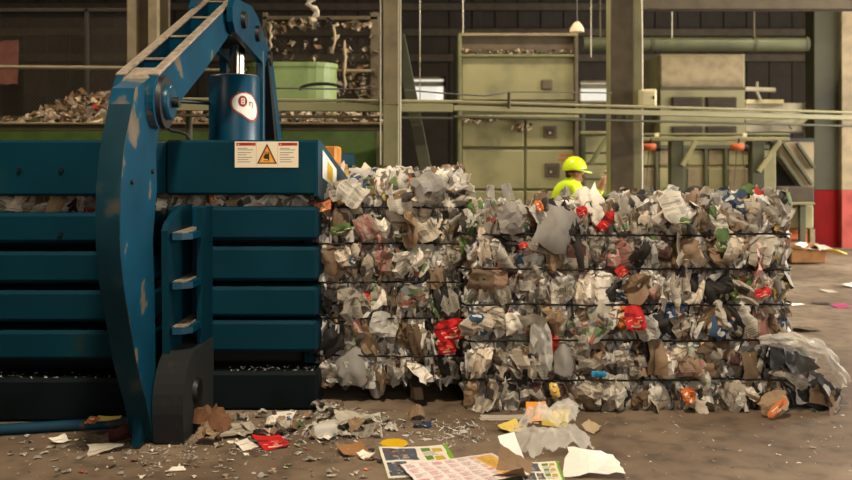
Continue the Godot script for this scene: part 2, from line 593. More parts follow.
func stuff_part(xfs: Array, cols: Array, called: String, parent: Node, from := bits) -> MeshInstance3D:
	var o := put_mesh(waste(xfs, cols, from), called, M.waste_bits, parent)
	o.set_meta("kind", "stuff")
	return o

func paper_part(parent: Node, called: String, m: Material, where: Transform3D, mesh: Mesh = null) -> MeshInstance3D:
	var o := MeshInstance3D.new()
	o.name = called
	o.mesh = mesh if mesh else sheets[rng.randi() % sheets.size()]
	o.material_override = m
	parent.add_child(o, true)
	o.global_transform = where
	return o

# ------------------------------------------------------------------ main
func _ready() -> void:
	set_view()
	make_materials()
	make_papers()
	make_sheets()
	build_hall()
	build_press()
	build_bales()
	build_background()
	build_worker()
	build_litter()

func set_view() -> void:
	var cam := Camera3D.new()
	cam.name = "camera"
	add_child(cam)
	cam.position = Vector3(0, EYE, 0)
	var near := 0.05
	cam.set_frustum(480.0 / F * near, Vector2(0, -(240.0 - HY) / F * near), near, 100.0)
	cam.current = true
	var env := Environment.new()
	env.background_mode = Environment.BG_SKY
	var sky := Sky.new()
	var sm := ProceduralSkyMaterial.new()
	sm.sky_top_color = Color(0.80, 0.80, 0.78)
	sm.sky_horizon_color = Color(0.95, 0.92, 0.85)
	sm.ground_horizon_color = Color(0.6, 0.55, 0.48)
	sm.ground_bottom_color = Color(0.35, 0.3, 0.25)
	sm.sky_energy_multiplier = 1.2
	sky.sky_material = sm
	env.sky = sky
	env.ambient_light_source = Environment.AMBIENT_SOURCE_SKY
	env.tonemap_mode = Environment.TONE_MAPPER_LINEAR
	env.tonemap_exposure = 0.88
	env.sdfgi_enabled = true
	env.ssao_enabled = true
	env.ssil_enabled = true
	var we := WorldEnvironment.new()
	we.name = "environment"
	we.environment = env
	var ca := CameraAttributesPhysical.new()
	ca.frustum_focal_length = 35.0
	ca.frustum_focus_distance = 4.5
	ca.exposure_aperture = 2.4
	we.camera_attributes = ca
	add_child(we)
	# daylight through the loading doors: one in the right-hand wall, one behind the camera
	area("door_daylight", Vector3(HALL_R - 0.1, 2.2, -9.0), Vector3(-1, -0.12, 0), Vector2(7.0, 4.0), Color(1.0, 0.97, 0.92), 220.0)
	area("side_daylight", Vector3(HALL_R - 0.1, 2.4, -1.0), Vector3(-1, -0.05, 0), Vector2(5.4, 4.2), Color(1.0, 0.97, 0.92), 30.0)
	area("rear_daylight", Vector3(3.0, 2.6, HALL_F - 0.1), Vector3(-0.1, -0.1, -1), Vector2(5.0, 4.2), Color(1.0, 0.97, 0.92), 18.0)

func area(called: String, where: Vector3, towards: Vector3, size: Vector2, c: Color, energy: float) -> void:
	var l := AreaLight3D.new()
	l.name = called
	l.area_size = size
	l.area_normalize_energy = true
	l.light_color = c
	l.light_energy = energy
	l.shadow_enabled = true
	l.set("area_range", 40.0)
	l.set("area_attenuation", 2.0)
	add_child(l)
	l.look_at_from_position(where, where + towards, Vector3.UP if absf(towards.normalized().y) < 0.95 else Vector3.BACK)

# ------------------------------------------------------------------ the hall
func build_hall() -> void:
	var t := 0.25
	structure(one_box("floor", M.concrete, null, Vector3(HALL_L - t, -0.3, HALL_B - t), Vector3(HALL_R + t, 0, HALL_F + t), 0.0))
	structure(one_box("ceiling", M.roof, null, Vector3(HALL_L - t, HALL_H, HALL_B - t), Vector3(HALL_R + t, HALL_H + 0.3, HALL_F + t), 0.0))
	structure(one_box("wall_left", M.dark_hall, null, Vector3(HALL_L - t, 0, HALL_B), Vector3(HALL_L, HALL_H, HALL_F), 0.0))
	# the right-hand wall and the wall behind the camera each leave a loading door open
	var st := new_st()
	box_between(st, Vector3(HALL_R, 0, HALL_B), Vector3(HALL_R + t, HALL_H, -12.6), 0.0)
	box_between(st, Vector3(HALL_R, 0, -5.4), Vector3(HALL_R + t, HALL_H, -3.8), 0.0)
	box_between(st, Vector3(HALL_R, 0, 1.8), Vector3(HALL_R + t, HALL_H, HALL_F), 0.0)
	box_between(st, Vector3(HALL_R, 4.6, -3.8), Vector3(HALL_R + t, HALL_H, 1.8), 0.0)
	box_between(st, Vector3(HALL_R, 4.3, -12.6), Vector3(HALL_R + t, HALL_H, -5.4), 0.0)
	structure(commit(st, "wall_right", M.dark_hall))
	st = new_st()
	box_between(st, Vector3(HALL_L, 0, HALL_F), Vector3(0.4, HALL_H, HALL_F + t), 0.0)
	box_between(st, Vector3(5.6, 0, HALL_F), Vector3(HALL_R, HALL_H, HALL_F + t), 0.0)
	box_between(st, Vector3(0.4, 4.8, HALL_F), Vector3(5.6, HALL_H, HALL_F + t), 0.0)
	structure(commit(st, "wall_front", M.dark_hall))
	# back wall of ribbed sheet with three window openings, a pane in each
	var d := -HALL_B
	var wins := [[410.0, 446.0, 76.0, 104.0], [579.0, 616.0, 80.0, 103.0]]
	st = new_st()
	var xs := [HALL_L]
	for w in wins:
		xs.append(at(w[0], 0, d).x)
		xs.append(at(w[1], 0, d).x)
	xs.append(HALL_R)
	for i in range(0, xs.size(), 2):
		box_between(st, Vector3(xs[i], 0, HALL_B - t), Vector3(xs[i + 1], HALL_H, HALL_B), 0.0)
	for w in wins:
		var a := at(w[0], w[3], d)
		var b := at(w[1], w[2], d)
		box_between(st, Vector3(a.x, 0, HALL_B - t), Vector3(b.x, a.y, HALL_B), 0.0)
		box_between(st, Vector3(a.x, b.y, HALL_B - t), Vector3(b.x, HALL_H, HALL_B), 0.0)
	var wall := structure(commit(st, "wall_back", M.dark_hall))
	st = new_st()
	var x := HALL_L + 0.2
	while x < HALL_R:
		var skip := false
		for w in wins:
			if x > at(w[0], 0, d).x - 0.06 and x < at(w[1], 0, d).x + 0.06: skip = true
		if not skip:
			box_between(st, Vector3(x - 0.09, 0, HALL_B), Vector3(x + 0.09, HALL_H, HALL_B + 0.025), 0.012)
		x += 0.45
	commit(st, "wall_ribs", M.dark_hall, wall).set_meta("kind", "stuff")
	var k := 1
	for w in wins:
		var a := at(w[0], w[3], d)
		var b := at(w[1], w[2], d)
		var win := Node3D.new()
		win.name = "window_%d" % k
		add_child(win)
		structure(win)
		win.position = Vector3((a.x + b.x) / 2.0, a.y, HALL_B)
		one_box("pane", M.pane_glass, win, Vector3(a.x, a.y, HALL_B - 0.14), Vector3(b.x, b.y, HALL_B - 0.13), 0.0)
		st = new_st()
		for q in [[a.x, a.y, b.x, a.y + 0.05], [a.x, b.y - 0.05, b.x, b.y], [a.x, a.y, a.x + 0.05, b.y], [b.x - 0.05, a.y, b.x, b.y], [a.x, a.y * 0.35 + b.y * 0.65, b.x, a.y * 0.35 + b.y * 0.65 + 0.09]]:
			box_between(st, Vector3(q[0], q[1], HALL_B - 0.16), Vector3(q[2], q[3], HALL_B - 0.08), 0.004)
		commit(st, "window_frame", M.beige_steel, win)
		k += 1
	# roof beams across the hall and purlins along it
	var n := 1
	for z in [-3.0, -7.5, -12.0, -16.0]:
		st = new_st()
		box_between(st, Vector3(HALL_L, HALL_H - 0.55, z - 0.02), Vector3(HALL_R, HALL_H, z + 0.02), 0.004)
		box_between(st, Vector3(HALL_L, HALL_H - 0.57, z - 0.12), Vector3(HALL_R, HALL_H - 0.53, z + 0.12), 0.004)
		structure(commit(st, "trim_%d" % n, M.beam_brown))
		n += 1
	for y in [3.25, 3.75, 4.25]:
		structure(one_box("trim_%d" % n, M.beam_brown, null, Vector3(HALL_L, y - 0.07, HALL_B + 0.04), Vector3(HALL_R, y + 0.07, HALL_B + 0.16)))
		n += 1
	structure(one_box("trim_%d" % n, M.beam_brown, null, Vector3(at(634, 0, 11.5).x, at(0, 9, 11.5).y, -11.7), Vector3(HALL_R, at(0, -6, 11.5).y, -11.5)))
	# high-bay lamps under the roof
	var spots := [Vector3(-4.5, 0, -2.2), Vector3(-0.2, 0, -1.7), Vector3(5.2, 0, -3.4), Vector3(-4.2, 0, -8.2), Vector3(0.5, 0, -9.6), Vector3(5.5, 0, -9.6)]
	var names := ["above the machine's end", "above the paper bales", "above the open floor", "above the conveyor trough", "above the green container", "above the hoist frame"]
	for i in spots.size():
		var p: Vector3 = spots[i] + Vector3(0, 5.55, 0)
		var l := thing("high_bay_lamp", "round high bay lamp hanging from the roof " + names[i], "lamp", p + Vector3(0, 0.4, 0))
		one_tube("lamp_shade", M.pale_metal, l, [p + Vector3(0, 0.36, 0), p + Vector3(0, 0.3, 0), p + Vector3(0, 0.08, 0), p + Vector3(0, 0.02, 0)], [0.06, 0.12, 0.26, 0.3], 20)
		one_tube("lamp_glass", M.lamp_glow, l, [p + Vector3(0, 0.015, 0), p], [0.26, 0.25], 20)
		one_tube("cord", M.black, l, [p + Vector3(0, 0.36, 0), Vector3(p.x, HALL_H, p.z)], 0.012, 6)
		area("high_bay_light", p - Vector3(0, 0.03, 0), Vector3(0, -1, 0), Vector2(0.45, 0.45), Color(1.0, 0.935, 0.83), [6.0, 46.0, 9.0, 17.0, 22.0, 26.0][i])

# ------------------------------------------------------------------ the baling press
func build_press() -> void:
	rng.seed = 41
	var press := thing("baling_press", "large blue paper baling press with a curved claw and a hydraulic cylinder", "machine", Vector3(-1.25, 0, -4.9))
	var DL := 4.35
	var DR := 4.55
	var XS := -1.3      # where the nearer left flank meets the right one
	var XL := -3.3
	var XE := at(318, 0, DR).x
	# flanks: a deep top beam, four slats and a base beam on each side of the claw
	var left := [[213.0, 243.0], [252.0, 283.0], [291.0, 322.0], [331.0, 360.0]]
	var right := [[207.0, 240.0], [247.0, 281.0], [287.0, 317.0], [321.0, 352.0]]
	var ya := at(0, 196, DL).y
	var yb := at(0, 140, DL).y
	one_box("top_beam", M.panel_paint, press, Vector3(XL, ya, -DL - 0.22), Vector3(XS, yb, -DL), 0.012)
	ya = at(0, 195, DR).y
	yb = at(0, 140, DR).y
	var beam := one_box("top_beam", M.panel_paint, press, Vector3(XS, ya, -DR - 0.22), Vector3(XE, yb, -DR), 0.012)
	for i in 4:
		one_box("slat", M.panel_paint, press, Vector3(XL, at(0, left[i][1], DL).y, -DL - 0.2), Vector3(XS, at(0, left[i][0], DL).y, -DL), 0.016)
	for i in 4:
		one_box("slat", M.panel_paint, press, Vector3(XS, at(0, right[i][1], DR).y, -DR - 0.2), Vector3(XE, at(0, right[i][0], DR).y, -DR), 0.016)
	one_box("base_beam", M.base_paint, press, Vector3(XL, 0, -DL - 0.25), Vector3(XS, at(0, 379, DL).y, -DL), 0.016)
	one_box("base_beam", M.base_paint, press, Vector3(XS, 0, -DR - 0.25), Vector3(XE, at(0, 372, DR).y, -DR), 0.016)
	# dust lying along the base beams and the slats
	var xs := []
	var cols := []
	for k in 110:
		var on_right := rng.randf() < 0.6
		var d := (DR if on_right else DL) + rng.randf_range(0.01, 0.12)
		var px := rng.randf_range(225.0, 317.0) if on_right else rng.randf_range(-30.0, 110.0)
		var lx := at(px, 0, d).x
		var y := at(0, 372, DR).y if on_right else at(0, 379, DL).y
		xs.append(Transform3D(facing(Vector3(rng.randf_range(-0.4, 0.4), 1, rng.randf_range(-0.4, 0.4)), rng.randf() * TAU).scaled_local(Vector3(rng.randf_range(0.006, 0.022), 0.006, 0.006)), Vector3(lx, y + 0.004, -d)))
		cols.append(Color(0.55, 0.5, 0.43) * rng.randf_range(0.5, 1.2))
	stuff_part(xs, cols, "paper_shreds", press)
	# dark inner liner far behind the slats, the roof of the chamber
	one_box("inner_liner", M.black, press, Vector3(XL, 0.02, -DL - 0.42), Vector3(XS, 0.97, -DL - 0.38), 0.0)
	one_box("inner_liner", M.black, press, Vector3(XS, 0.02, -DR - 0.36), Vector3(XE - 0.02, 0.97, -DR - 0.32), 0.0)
	one_box("chamber_roof", M.panel_paint, press, Vector3(XL, 1.2, -7.3), Vector3(XE - 0.04, 1.3, -DR - 0.23), 0.01)
	one_box("far_flank", M.panel_paint, press, Vector3(XL, 0, -7.4), Vector3(XE - 0.04, 1.3, -7.3), 0.01)
	# upright posts between the slats at the discharge end
	one_box("end_post", M.panel_paint, press, Vector3(XE - 0.1, 0.02, -DR - 0.3), Vector3(XE - 0.01, 1.06, -DR - 0.21), 0.006)
	# flared wing plate at the discharge end with its own sticker
	var st := new_st()
	var w0 := Vector3(XE, 0, -DR)
	var wu := Vector3(0.075, 0, -0.62).normalized()
	prism(st, PackedVector2Array([Vector2(0, at(0, 140, DR).y), Vector2(0, at(0, 196, DR).y), Vector2(0.2, 1.0), Vector2(0.72, 1.0), Vector2(0.72, 1.15), Vector2(0.05, at(0, 140, DR).y)]), w0, wu, Vector3.UP, Vector3(-0.02, 0, -0.002))
	var wing := commit(st, "wing_plate", M.blue_paint_clean, press)
	st = new_st()
	var so := w0 + Vector3(0.004, 0, 0)
	prism(st, PackedVector2Array([Vector2(0.08, 1.30), Vector2(0.08, 1.16), Vector2(0.40, 1.09), Vector2(0.40, 1.20)]), so, wu, Vector3.UP, Vector3(0.002, 0, 0))
	commit(st, "sticker", M.white_card, wing)
	st = new_st()
	prism(st, PackedVector2Array([Vector2(0.18, 1.245), Vector2(0.18, 1.155), Vector2(0.30, 1.13), Vector2(0.30, 1.205)]), so + Vector3(0.003, 0, 0), wu, Vector3.UP, Vector3(0.001, 0, 0))
	commit(st, "sticker_symbol", M.yellow_plastic, wing)
	one_box("yellow_guard", M.yellow_cover, press, at(319, 170, 5.35) + Vector3(0, -0.16, -0.34), at(336, 146, 5.35), 0.01)
	# the warning sign on the beam
	var sg := MeshInstance3D.new()
	var a := at(235, 167.5, DR)
	var b := at(298.5, 141.5, DR)
	var pl := BoxMesh.new()
	pl.size = Vector3(b.x - a.x, b.y - a.y, 0.003)
	sg.mesh = pl
	sg.material_override = M.white_card
	sg.name = "warning_sign"
	press.add_child(sg)
	sg.global_position = Vector3((a.x + b.x) / 2.0, (a.y + b.y) / 2.0, -DR + 0.0025)
	sg.set_meta("label", "white safety sign with a yellow warning triangle")
	var face := MeshInstance3D.new()
	var qm := QuadMesh.new()
	qm.size = Vector2(pl.size.x, pl.size.y)
	face.mesh = qm
	face.name = "sign_print"
	var fm := StandardMaterial3D.new()
	fm.albedo_texture = sign_texture()
	fm.roughness = 0.6
	face.material_override = fm
	sg.add_child(face)
	face.position = Vector3(0, 0, 0.0021)

	# the claw: a thick curved plate standing out in front of the flank
	var fx := [[88, 111], [104, 108], [120, 105], [150, 99], [175, 96.5], [200, 95], [220, 94.7], [240, 95], [260, 96], [280, 98], [300, 101], [320, 105], [340, 108.5], [360, 112], [380, 117], [400, 123], [420, 127], [440, 131]]
	var poly := []
	for q in fx:
		var d: float = F * 1.3 / (CX - q[1])
		poly.append(Vector2(d, maxf(EYE - (q[0] - HY) * d / F, 0.012)))
	poly.append_array([Vector2(4.2, 0.012), Vector2(4.16, 0.12), Vector2(4.05, 0.3), Vector2(4.04, 0.63), Vector2(4.01, 0.90), Vector2(4.07, 1.116), Vector2(4.06, 1.294), Vector2(4.12, 1.42)])
	poly.append_array(arc(Vector2(4.04, 1.51), 0.115, -30, 120, 8))
	st = new_st()
	side_plate(st, poly, -1.297, -1.2)
	var claw := commit(st, "claw", M.blue_paint, press)
	# the worn front edge strip of the claw
	st = new_st()
	var edge := []
	for q in poly.slice(1, fx.size()):
		edge.append(q)
	for i in edge.size() - 1:
		var p0 := Vector3(0, edge[i].y, -edge[i].x + 0.004)
		var p1 := Vector3(0, edge[i + 1].y, -edge[i + 1].x + 0.004)
		quad(st, p0 + Vector3(-1.296, 0, 0), p0 + Vector3(-1.201, 0, 0), p1 + Vector3(-1.201, 0, 0), p1 + Vector3(-1.296, 0, 0), Vector3(0, 0, 1), 1)
		quad(st, p0 + Vector3(-1.201, 0, 0), p0 + Vector3(-1.201, 0, -0.006), p1 + Vector3(-1.201, 0, -0.006), p1 + Vector3(-1.201, 0, 0), Vector3(1, 0, 0))
	commit(st, "wear_strip", M.claw_front, claw)
	for q in [[4.0, 1.2], [3.72, 1.16]]:
		one_tube("bolt", M.dark_steel, claw, [Vector3(-1.2, q[1], -q[0]), Vector3(-1.19, q[1], -q[0])], 0.012, 6)
	st = new_st()
	side_plate(st, [Vector2(4.0, 0.17), Vector2(3.98, 0.175), Vector2(3.95, 0.11), Vector2(3.94, 0.012), Vector2(4.06, 0.012), Vector2(4.02, 0.1)], -1.27, -1.235)
	commit(st, "toe_plate", M.panel_paint, press)

	# the boom: two cheek plates with rungs between them, rising to the back
	var top := func(d: float) -> float: return 1.60 + (d - 3.93) * 0.385
	var cheek := arc(Vector2(4.03, 1.505), 0.125, 250, 115, 10)
	cheek.append_array([Vector2(4.4, top.call(4.4)), Vector2(5.0, top.call(5.0)), Vector2(5.6, top.call(5.6)), Vector2(5.72, 2.18), Vector2(5.66, 2.05), Vector2(5.4, 1.985), Vector2(4.8, 1.715)])
	var boom: MeshInstance3D
	for x in [-1.345, -1.2]:
		st = new_st()
		side_plate(st, cheek, x, x + 0.032)
		var c := commit(st, "boom_cheek", M.blue_paint, press)
		if x > -1.3: boom = c
		# dusty cap strip on the cheek's top edge
		st = new_st()
		for seg in [[3.97, 4.4], [4.4, 5.0], [5.0, 5.6]]:
			bar(st, Vector3(x + 0.016, top.call(seg[0]) + 0.004, -seg[0]), Vector3(x + 0.016, top.call(seg[1]) + 0.004, -seg[1]), 0.046, 0.012, 0.003)
		commit(st, "dusty_cap", M.dusty_top, c)
	for d in [4.24, 4.66, 5.08, 5.5]:
		st = new_st()
		side_plate(st, [Vector2(d, top.call(d) - 0.005), Vector2(d + 0.03, top.call(d + 0.03) - 0.005), Vector2(d + 0.09, top.call(d) - 0.2), Vector2(d + 0.06, top.call(d) - 0.21)], -1.313, -1.2)
		var rung := commit(st, "rung", M.blue_paint_clean, press)
		one_box("dusty_cap", M.dusty_top, rung, Vector3(-1.313, top.call(d) - 0.006, -d - 0.04), Vector3(-1.2, top.call(d) + 0.006, -d + 0.005), 0.002)
	st = new_st()
	side_plate(st, [Vector2(3.90, 1.55), Vector2(3.97, 1.612), Vector2(4.10, 1.665), Vector2(4.10, 1.64), Vector2(3.98, 1.59), Vector2(3.92, 1.54)], -1.313, -1.2)
	commit(st, "front_cap", M.dusty_top, press)
	# pivot disc, boss and bolt on the near cheek
	var pv := Vector3(-1.168, 1.505, -4.05)
	var disc := one_tube("pivot_disc", M.dark_steel, press, [pv, pv + Vector3(0.02, 0, 0)], [0.12, 0.115], 24)
	one_tube("boss", M.blue_paint_clean, disc, [pv + Vector3(0.02, 0, 0), pv + Vector3(0.04, 0, 0), pv + Vector3(0.045, 0, 0)], [0.078, 0.078, 0.07], 24)
	one_tube("bolt", M.dark_steel, disc, [pv + Vector3(0.045, 0, 0), pv + Vector3(0.075, 0, 0)], 0.026, 6)

	# the rocker plate at the top of the boom, with three pins
	var rock := [Vector2(5.26, 2.13), Vector2(5.34, 2.2), Vector2(5.85, 2.235), Vector2(6.05, 2.2), Vector2(6.62, 1.99), Vector2(6.64, 1.94), Vector2(6.52, 1.895), Vector2(6.34, 1.905), Vector2(5.34, 2.0), Vector2(5.27, 2.05)]
	var rk: MeshInstance3D
	for x in [-1.37, -1.15]:
		st = new_st()
		side_plate(st, rock, x, x + 0.035)
		rk = commit(st, "rocker_plate", M.blue_paint_clean, press)
	for q in [[5.55, 2.1], [6.0, 2.08], [6.45, 1.965]]:
		one_tube("pin", M.dark_steel, rk, [Vector3(-1.115, q[1], -q[0]), Vector3(-1.09, q[1], -q[0])], [0.055, 0.05], 16)
	# hydraulic cylinder with rod, collar and badge
	var cc := Vector3(-1.26, 0, -6.0)
	var cyl := one_tube("hydraulic_cylinder", M.blue_paint_clean, press, [cc + Vector3(0, 1.28, 0), cc + Vector3(0, 1.79, 0), cc + Vector3(0, 1.80, 0)], [0.165, 0.165, 0.155], 36)
	one_tube("cylinder_cap", M.dusty_top, cyl, [cc + Vector3(0, 1.80, 0), cc + Vector3(0, 1.806, 0)], 0.15, 32)
	one_tube("rod", M.chrome, cyl, [cc + Vector3(0.02, 1.80, 0), cc + Vector3(0.02, 2.02, 0)], 0.05, 24)
	one_tube("rod_eye", M.dark_steel, cyl, [cc + Vector3(-0.08, 2.05, 0), cc + Vector3(0.13, 2.05, 0)], 0.07, 20)
	for dx in [-0.13, 0.12]:
		one_box("guide_post", M.blue_paint_clean, press, cc + Vector3(dx - 0.025, 1.28, -0.3), cc + Vector3(dx + 0.03, 2.0, -0.25), 0.005)
	# badge: a pale teardrop following the barrel, red rim, red oval with a white mark
	badge(cyl, cc, 0.1675)
	# the strut from the rocker down to the frame
	st = new_st()
	side_plate(st, [Vector2(6.42, 1.93), Vector2(6.56, 1.96), Vector2(7.05, 1.30), Vector2(6.85, 1.28)], -1.15, -1.10)
	commit(st, "strut", M.blue_paint_clean, press)
	st = new_st()
	side_plate(st, [Vector2(6.36, 1.93), Vector2(6.42, 1.96), Vector2(6.80, 1.28), Vector2(6.70, 1.28)], -1.17, -1.10)
	commit(st, "strut", M.dark_steel, press)
	# hoses
	one_tube("hose", M.hose, press, [at(168, 128, 5.0), at(172, 131, 5.0), at(180, 132, 5.0), at(187, 135, 5.0), at(192, 142, 5.0)], 0.009, 8)
	one_tube("hydraulic_pipe", M.dark_steel, press, [at(176, 101, 5.6), at(196, 102, 5.75), at(210, 103, 5.95)], 0.014, 8)

	# guide bracket beside the claw: two uprights and three gusset shelves
	st = new_st()
	side_plate(st, [Vector2(4.14, 0.30), Vector2(4.12, 0.93), Vector2(4.16, 0.965), Vector2(4.36, 1.03), Vector2(4.56, 1.03), Vector2(4.56, 0.30)], -1.195, -1.165)
	commit(st, "bracket_upright", M.panel_paint, press)
	st = new_st()
	side_plate(st, [Vector2(4.34, 0.30), Vector2(4.34, 1.02), Vector2(4.56, 1.02), Vector2(4.56, 0.30)], -1.09, -1.065)
	commit(st, "bracket_upright", M.panel_paint, press)
	one_box("bracket_back", M.blue_paint_clean, press, Vector3(-1.165, 0.3, -4.56), Vector3(-1.09, 1.02, -4.54), 0.004)
	for y in [0.915, 0.691, 0.485]:
		st = new_st()
		var shelf := PackedVector2Array([Vector2(-1.165, 4.54), Vector2(-1.165, 4.16), Vector2(-1.15, 4.14), Vector2(-1.11, 4.15), Vector2(-1.07, 4.19), Vector2(-1.065, 4.33), Vector2(-1.09, 4.34), Vector2(-1.09, 4.54)])
		prism(st, shelf, Vector3(0, y, 0), Vector3(1, 0, 0), Vector3(0, 0, -1), Vector3(0, -0.028, 0))
		var sh := commit(st, "gusset_shelf", M.blue_paint_clean, press)
		st = new_st()
		prism(st, PackedVector2Array([Vector2(-1.16, 4.52), Vector2(-1.16, 4.18), Vector2(-1.11, 4.165), Vector2(-1.095, 4.2), Vector2(-1.095, 4.52)]), Vector3(0, y + 0.004, 0), Vector3(1, 0, 0), Vector3(0, 0, -1), Vector3(0, -0.005, 0))
		commit(st, "dust_layer", M.dusty_top, sh)
	# the lower hinge block, rounded and rusty
	poly = [Vector2(4.56, 0.012), Vector2(4.0, 0.012), Vector2(3.98, 0.14)]
	poly.append_array(arc(Vector2(4.2, 0.16), 0.22, 175, 80, 8))
	poly.append(Vector2(4.56, 0.37))
	st = new_st()
	side_plate(st, poly, -1.195, -1.06)
	commit(st, "hinge_block", M.rusty, press)
	one_tube("hinge_pin", M.dark_steel, press, [Vector3(-1.06, 0.19, -4.2), Vector3(-1.04, 0.19, -4.2)], [0.06, 0.055], 16)
	# bolts on the flanks
	for q in [[61.0, 234.0, DL], [20.0, 170.0, DL], [62.0, 170.0, DL]]:
		var p := at(q[0], q[1], q[2])
		one_tube("bolt", M.dark_steel, press, [p, p + Vector3(0, 0, 0.012)], 0.011, 6)

	# waste paper squeezed in the chamber, seen in the gap under the top beam
	rng.seed = 77
	var pp := thing("pressed_paper", "layer of waste paper squeezed in the slot under the blue press's top beam", "waste paper", Vector3(-1.4, 0.99, -4.9))
	one_box("paper_core", M.kraft_paper_0, pp, Vector3(XL, 0.985, -DL - 0.9), Vector3(XE - 0.03, 1.15, -DR - 0.17), 0.01)
	for k in 84:
		var px := -12.0 + k * 4.05
		var d := (DL if px < 150.0 else DR) + rng.randf_range(0.09, 0.14)
		var p := at(px + rng.randf_range(-3, 3), rng.randf_range(199.0, 209.0), d)
		var s := rng.randf_range(0.06, 0.12)
		paper_part(pp, "paper_sheet", pick_paper(), Transform3D(facing(Vector3(rng.randf_range(-0.6, 0.6), rng.randf_range(0.0, 0.8), 1), rng.randf() * TAU).scaled_local(Vector3(s * 1.3, s * 0.8, s * 0.6)), p))

func sign_texture() -> ImageTexture:
	var w := 256
	var h := 104
	var im := Image.create(w, h, false, Image.FORMAT_RGB8)
	im.fill(Color(0.86, 0.80, 0.70))
	var red := Color(0.62, 0.16, 0.09)
	var ink := Color(0.30, 0.29, 0.29)
	for c in [[6, 78], [176, 76]]:
		im.fill_rect(Rect2i(c[0], 5, c[1], 12), red)
		im.fill_rect(Rect2i(c[0] + 6, 9, 5, 4), Color(0.9, 0.8, 0.7))
		im.fill_rect(Rect2i(c[0] + 16, 9, c[1] - 34, 4), Color(0.5, 0.1, 0.06))
		for l in [[26, 40], [32, 62], [43, 54], [52, 36], [62, 58], [71, 44], [80, 50]]:
			im.fill_rect(Rect2i(c[0] + 5, l[0], l[1], 3), ink.lerp(Color(0.86, 0.80, 0.70), 0.35))
	im.fill_rect(Rect2i(86, 4, 1, 96), Color(0.6, 0.52, 0.42))
	im.fill_rect(Rect2i(172, 4, 1, 96), Color(0.6, 0.52, 0.42))
	# triangle with a dark rim, a hand between rollers
	for y in range(8, 92):
		for x in range(88, 171):
			var t := float(y - 8) / 80.0
			var half := 40.0 * t
			var dx := absf(x - 129.0)
			if y > 88 or dx > half: continue
			var rim := y > 82 or dx > half - 9.0
			im.set_pixel(x, y, Color(0.22, 0.10, 0.04) if rim and (y > 84 or dx > half - 5.0) else Color(0.80, 0.40, 0.10) if rim else Color(0.86, 0.62, 0.18))
	im.fill_rect(Rect2i(120, 50, 14, 20), Color(0.1, 0.09, 0.09))
	im.fill_rect(Rect2i(133, 44, 6, 30), Color(0.14, 0.1, 0.09))
	im.fill_rect(Rect2i(116, 56, 6, 12), Color(0.12, 0.1, 0.1))
	for k in 4:
		im.fill_rect(Rect2i(121 + k * 4, 38 + (k % 2) * 3, 2, 14), Color(0.25, 0.1, 0.06))
	im.fill_rect(Rect2i(116, 76, 24, 3), Color(0.4, 0.2, 0.08))
	return ImageTexture.create_from_image(im)

func badge(parent: Node, cc: Vector3, r: float) -> void:
	# one curved shell on the barrel; its print is a texture with the teardrop cut out by its outline
	var outline := []
	for k in 40:
		var a := TAU * k / 40.0
		var p := Vector2(cos(a), sin(a))
		# round above left, drawn to a tail below right
		var tail := pow(maxf(0.0, p.dot(Vector2(0.70, -0.714))), 4.0)
		outline.append(Vector2(p.x * (0.092 + 0.05 * tail), p.y * (0.072 + 0.075 * tail)))
	var mid := Vector2(0.60, 1.615)      # angle on the barrel (radians from the camera side), height
	for layer in [["badge", M.pink_paint, 1.0, 0.0], ["badge_field", M.white_card, 0.88, 0.001]]:
		var st := new_st()
		var pts := []
		for q in outline:
			pts.append(q * layer[2])
		for k in pts.size():
			var n := 4
			for j in n:
				for t in [[j, k, j + 1, k, j + 1, k + 1], [j, k, j + 1, k + 1, j, k + 1]]:
					var v := []
					for e in [0, 2, 4]:
						v.append(on_barrel(cc, r + layer[3], mid, pts[t[e + 1] % pts.size()] * (float(t[e]) / n)))
					if v[0] != v[1] and v[1] != v[2]:
						tri(st, v[0], v[1], v[2], v[0] - cc - Vector3(0, v[0].y, 0))
		commit(st, layer[0], layer[1], parent)
	for ring in [["badge_oval", M.red_paint, 0.030, 0.036, 0.0022], ["badge_oval_inner", M.pink_paint, 0.024, 0.03, 0.003]]:
		var st := new_st()
		for k in 20:
			var a := TAU * k / 20.0
			var b := TAU * (k + 1) / 20.0
			var o := Vector2(-0.012, 0.012)
			var v0 := on_barrel(cc, r + ring[4], mid, o)
			tri(st, v0, on_barrel(cc, r + ring[4], mid, o + Vector2(cos(a) * ring[2], sin(a) * ring[3])), on_barrel(cc, r + ring[4], mid, o + Vector2(cos(b) * ring[2], sin(b) * ring[3])), v0 - cc - Vector3(0, v0.y, 0))
		commit(st, ring[0], ring[1], parent)
	# the white mark in the oval and the red stroke of lettering beside it
	for s in [["badge_mark", M.white_card, [[-0.022, -0.004, -0.005, 0.030], [-0.022, -0.001, 0.030, 0.025], [-0.022, -0.001, 0.014, 0.009], [-0.022, -0.001, -0.001, -0.006], [-0.005, 0.0, 0.012, 0.027], [-0.005, 0.0, -0.003, 0.011], [-0.022, -0.017, -0.006, 0.03]]], ["badge_lettering", M.red_paint, [[0.034, 0.039, -0.018, 0.012], [0.039, 0.052, 0.004, 0.010], [0.058, 0.063, -0.03, 0.006]]]]:
		var st := new_st()
		for q in s[2].slice(1 if s[0] == "badge_mark" else 0):
			var c := []
			for e in [Vector2(q[0], q[2]), Vector2(q[1], q[2]), Vector2(q[1], q[3]), Vector2(q[0], q[3])]:
				c.append(on_barrel(cc, r + 0.004, mid, e))
			quad(st, c[0], c[1], c[2], c[3], c[0] - cc - Vector3(0, c[0].y, 0))
		commit(st, s[0], s[1], parent)

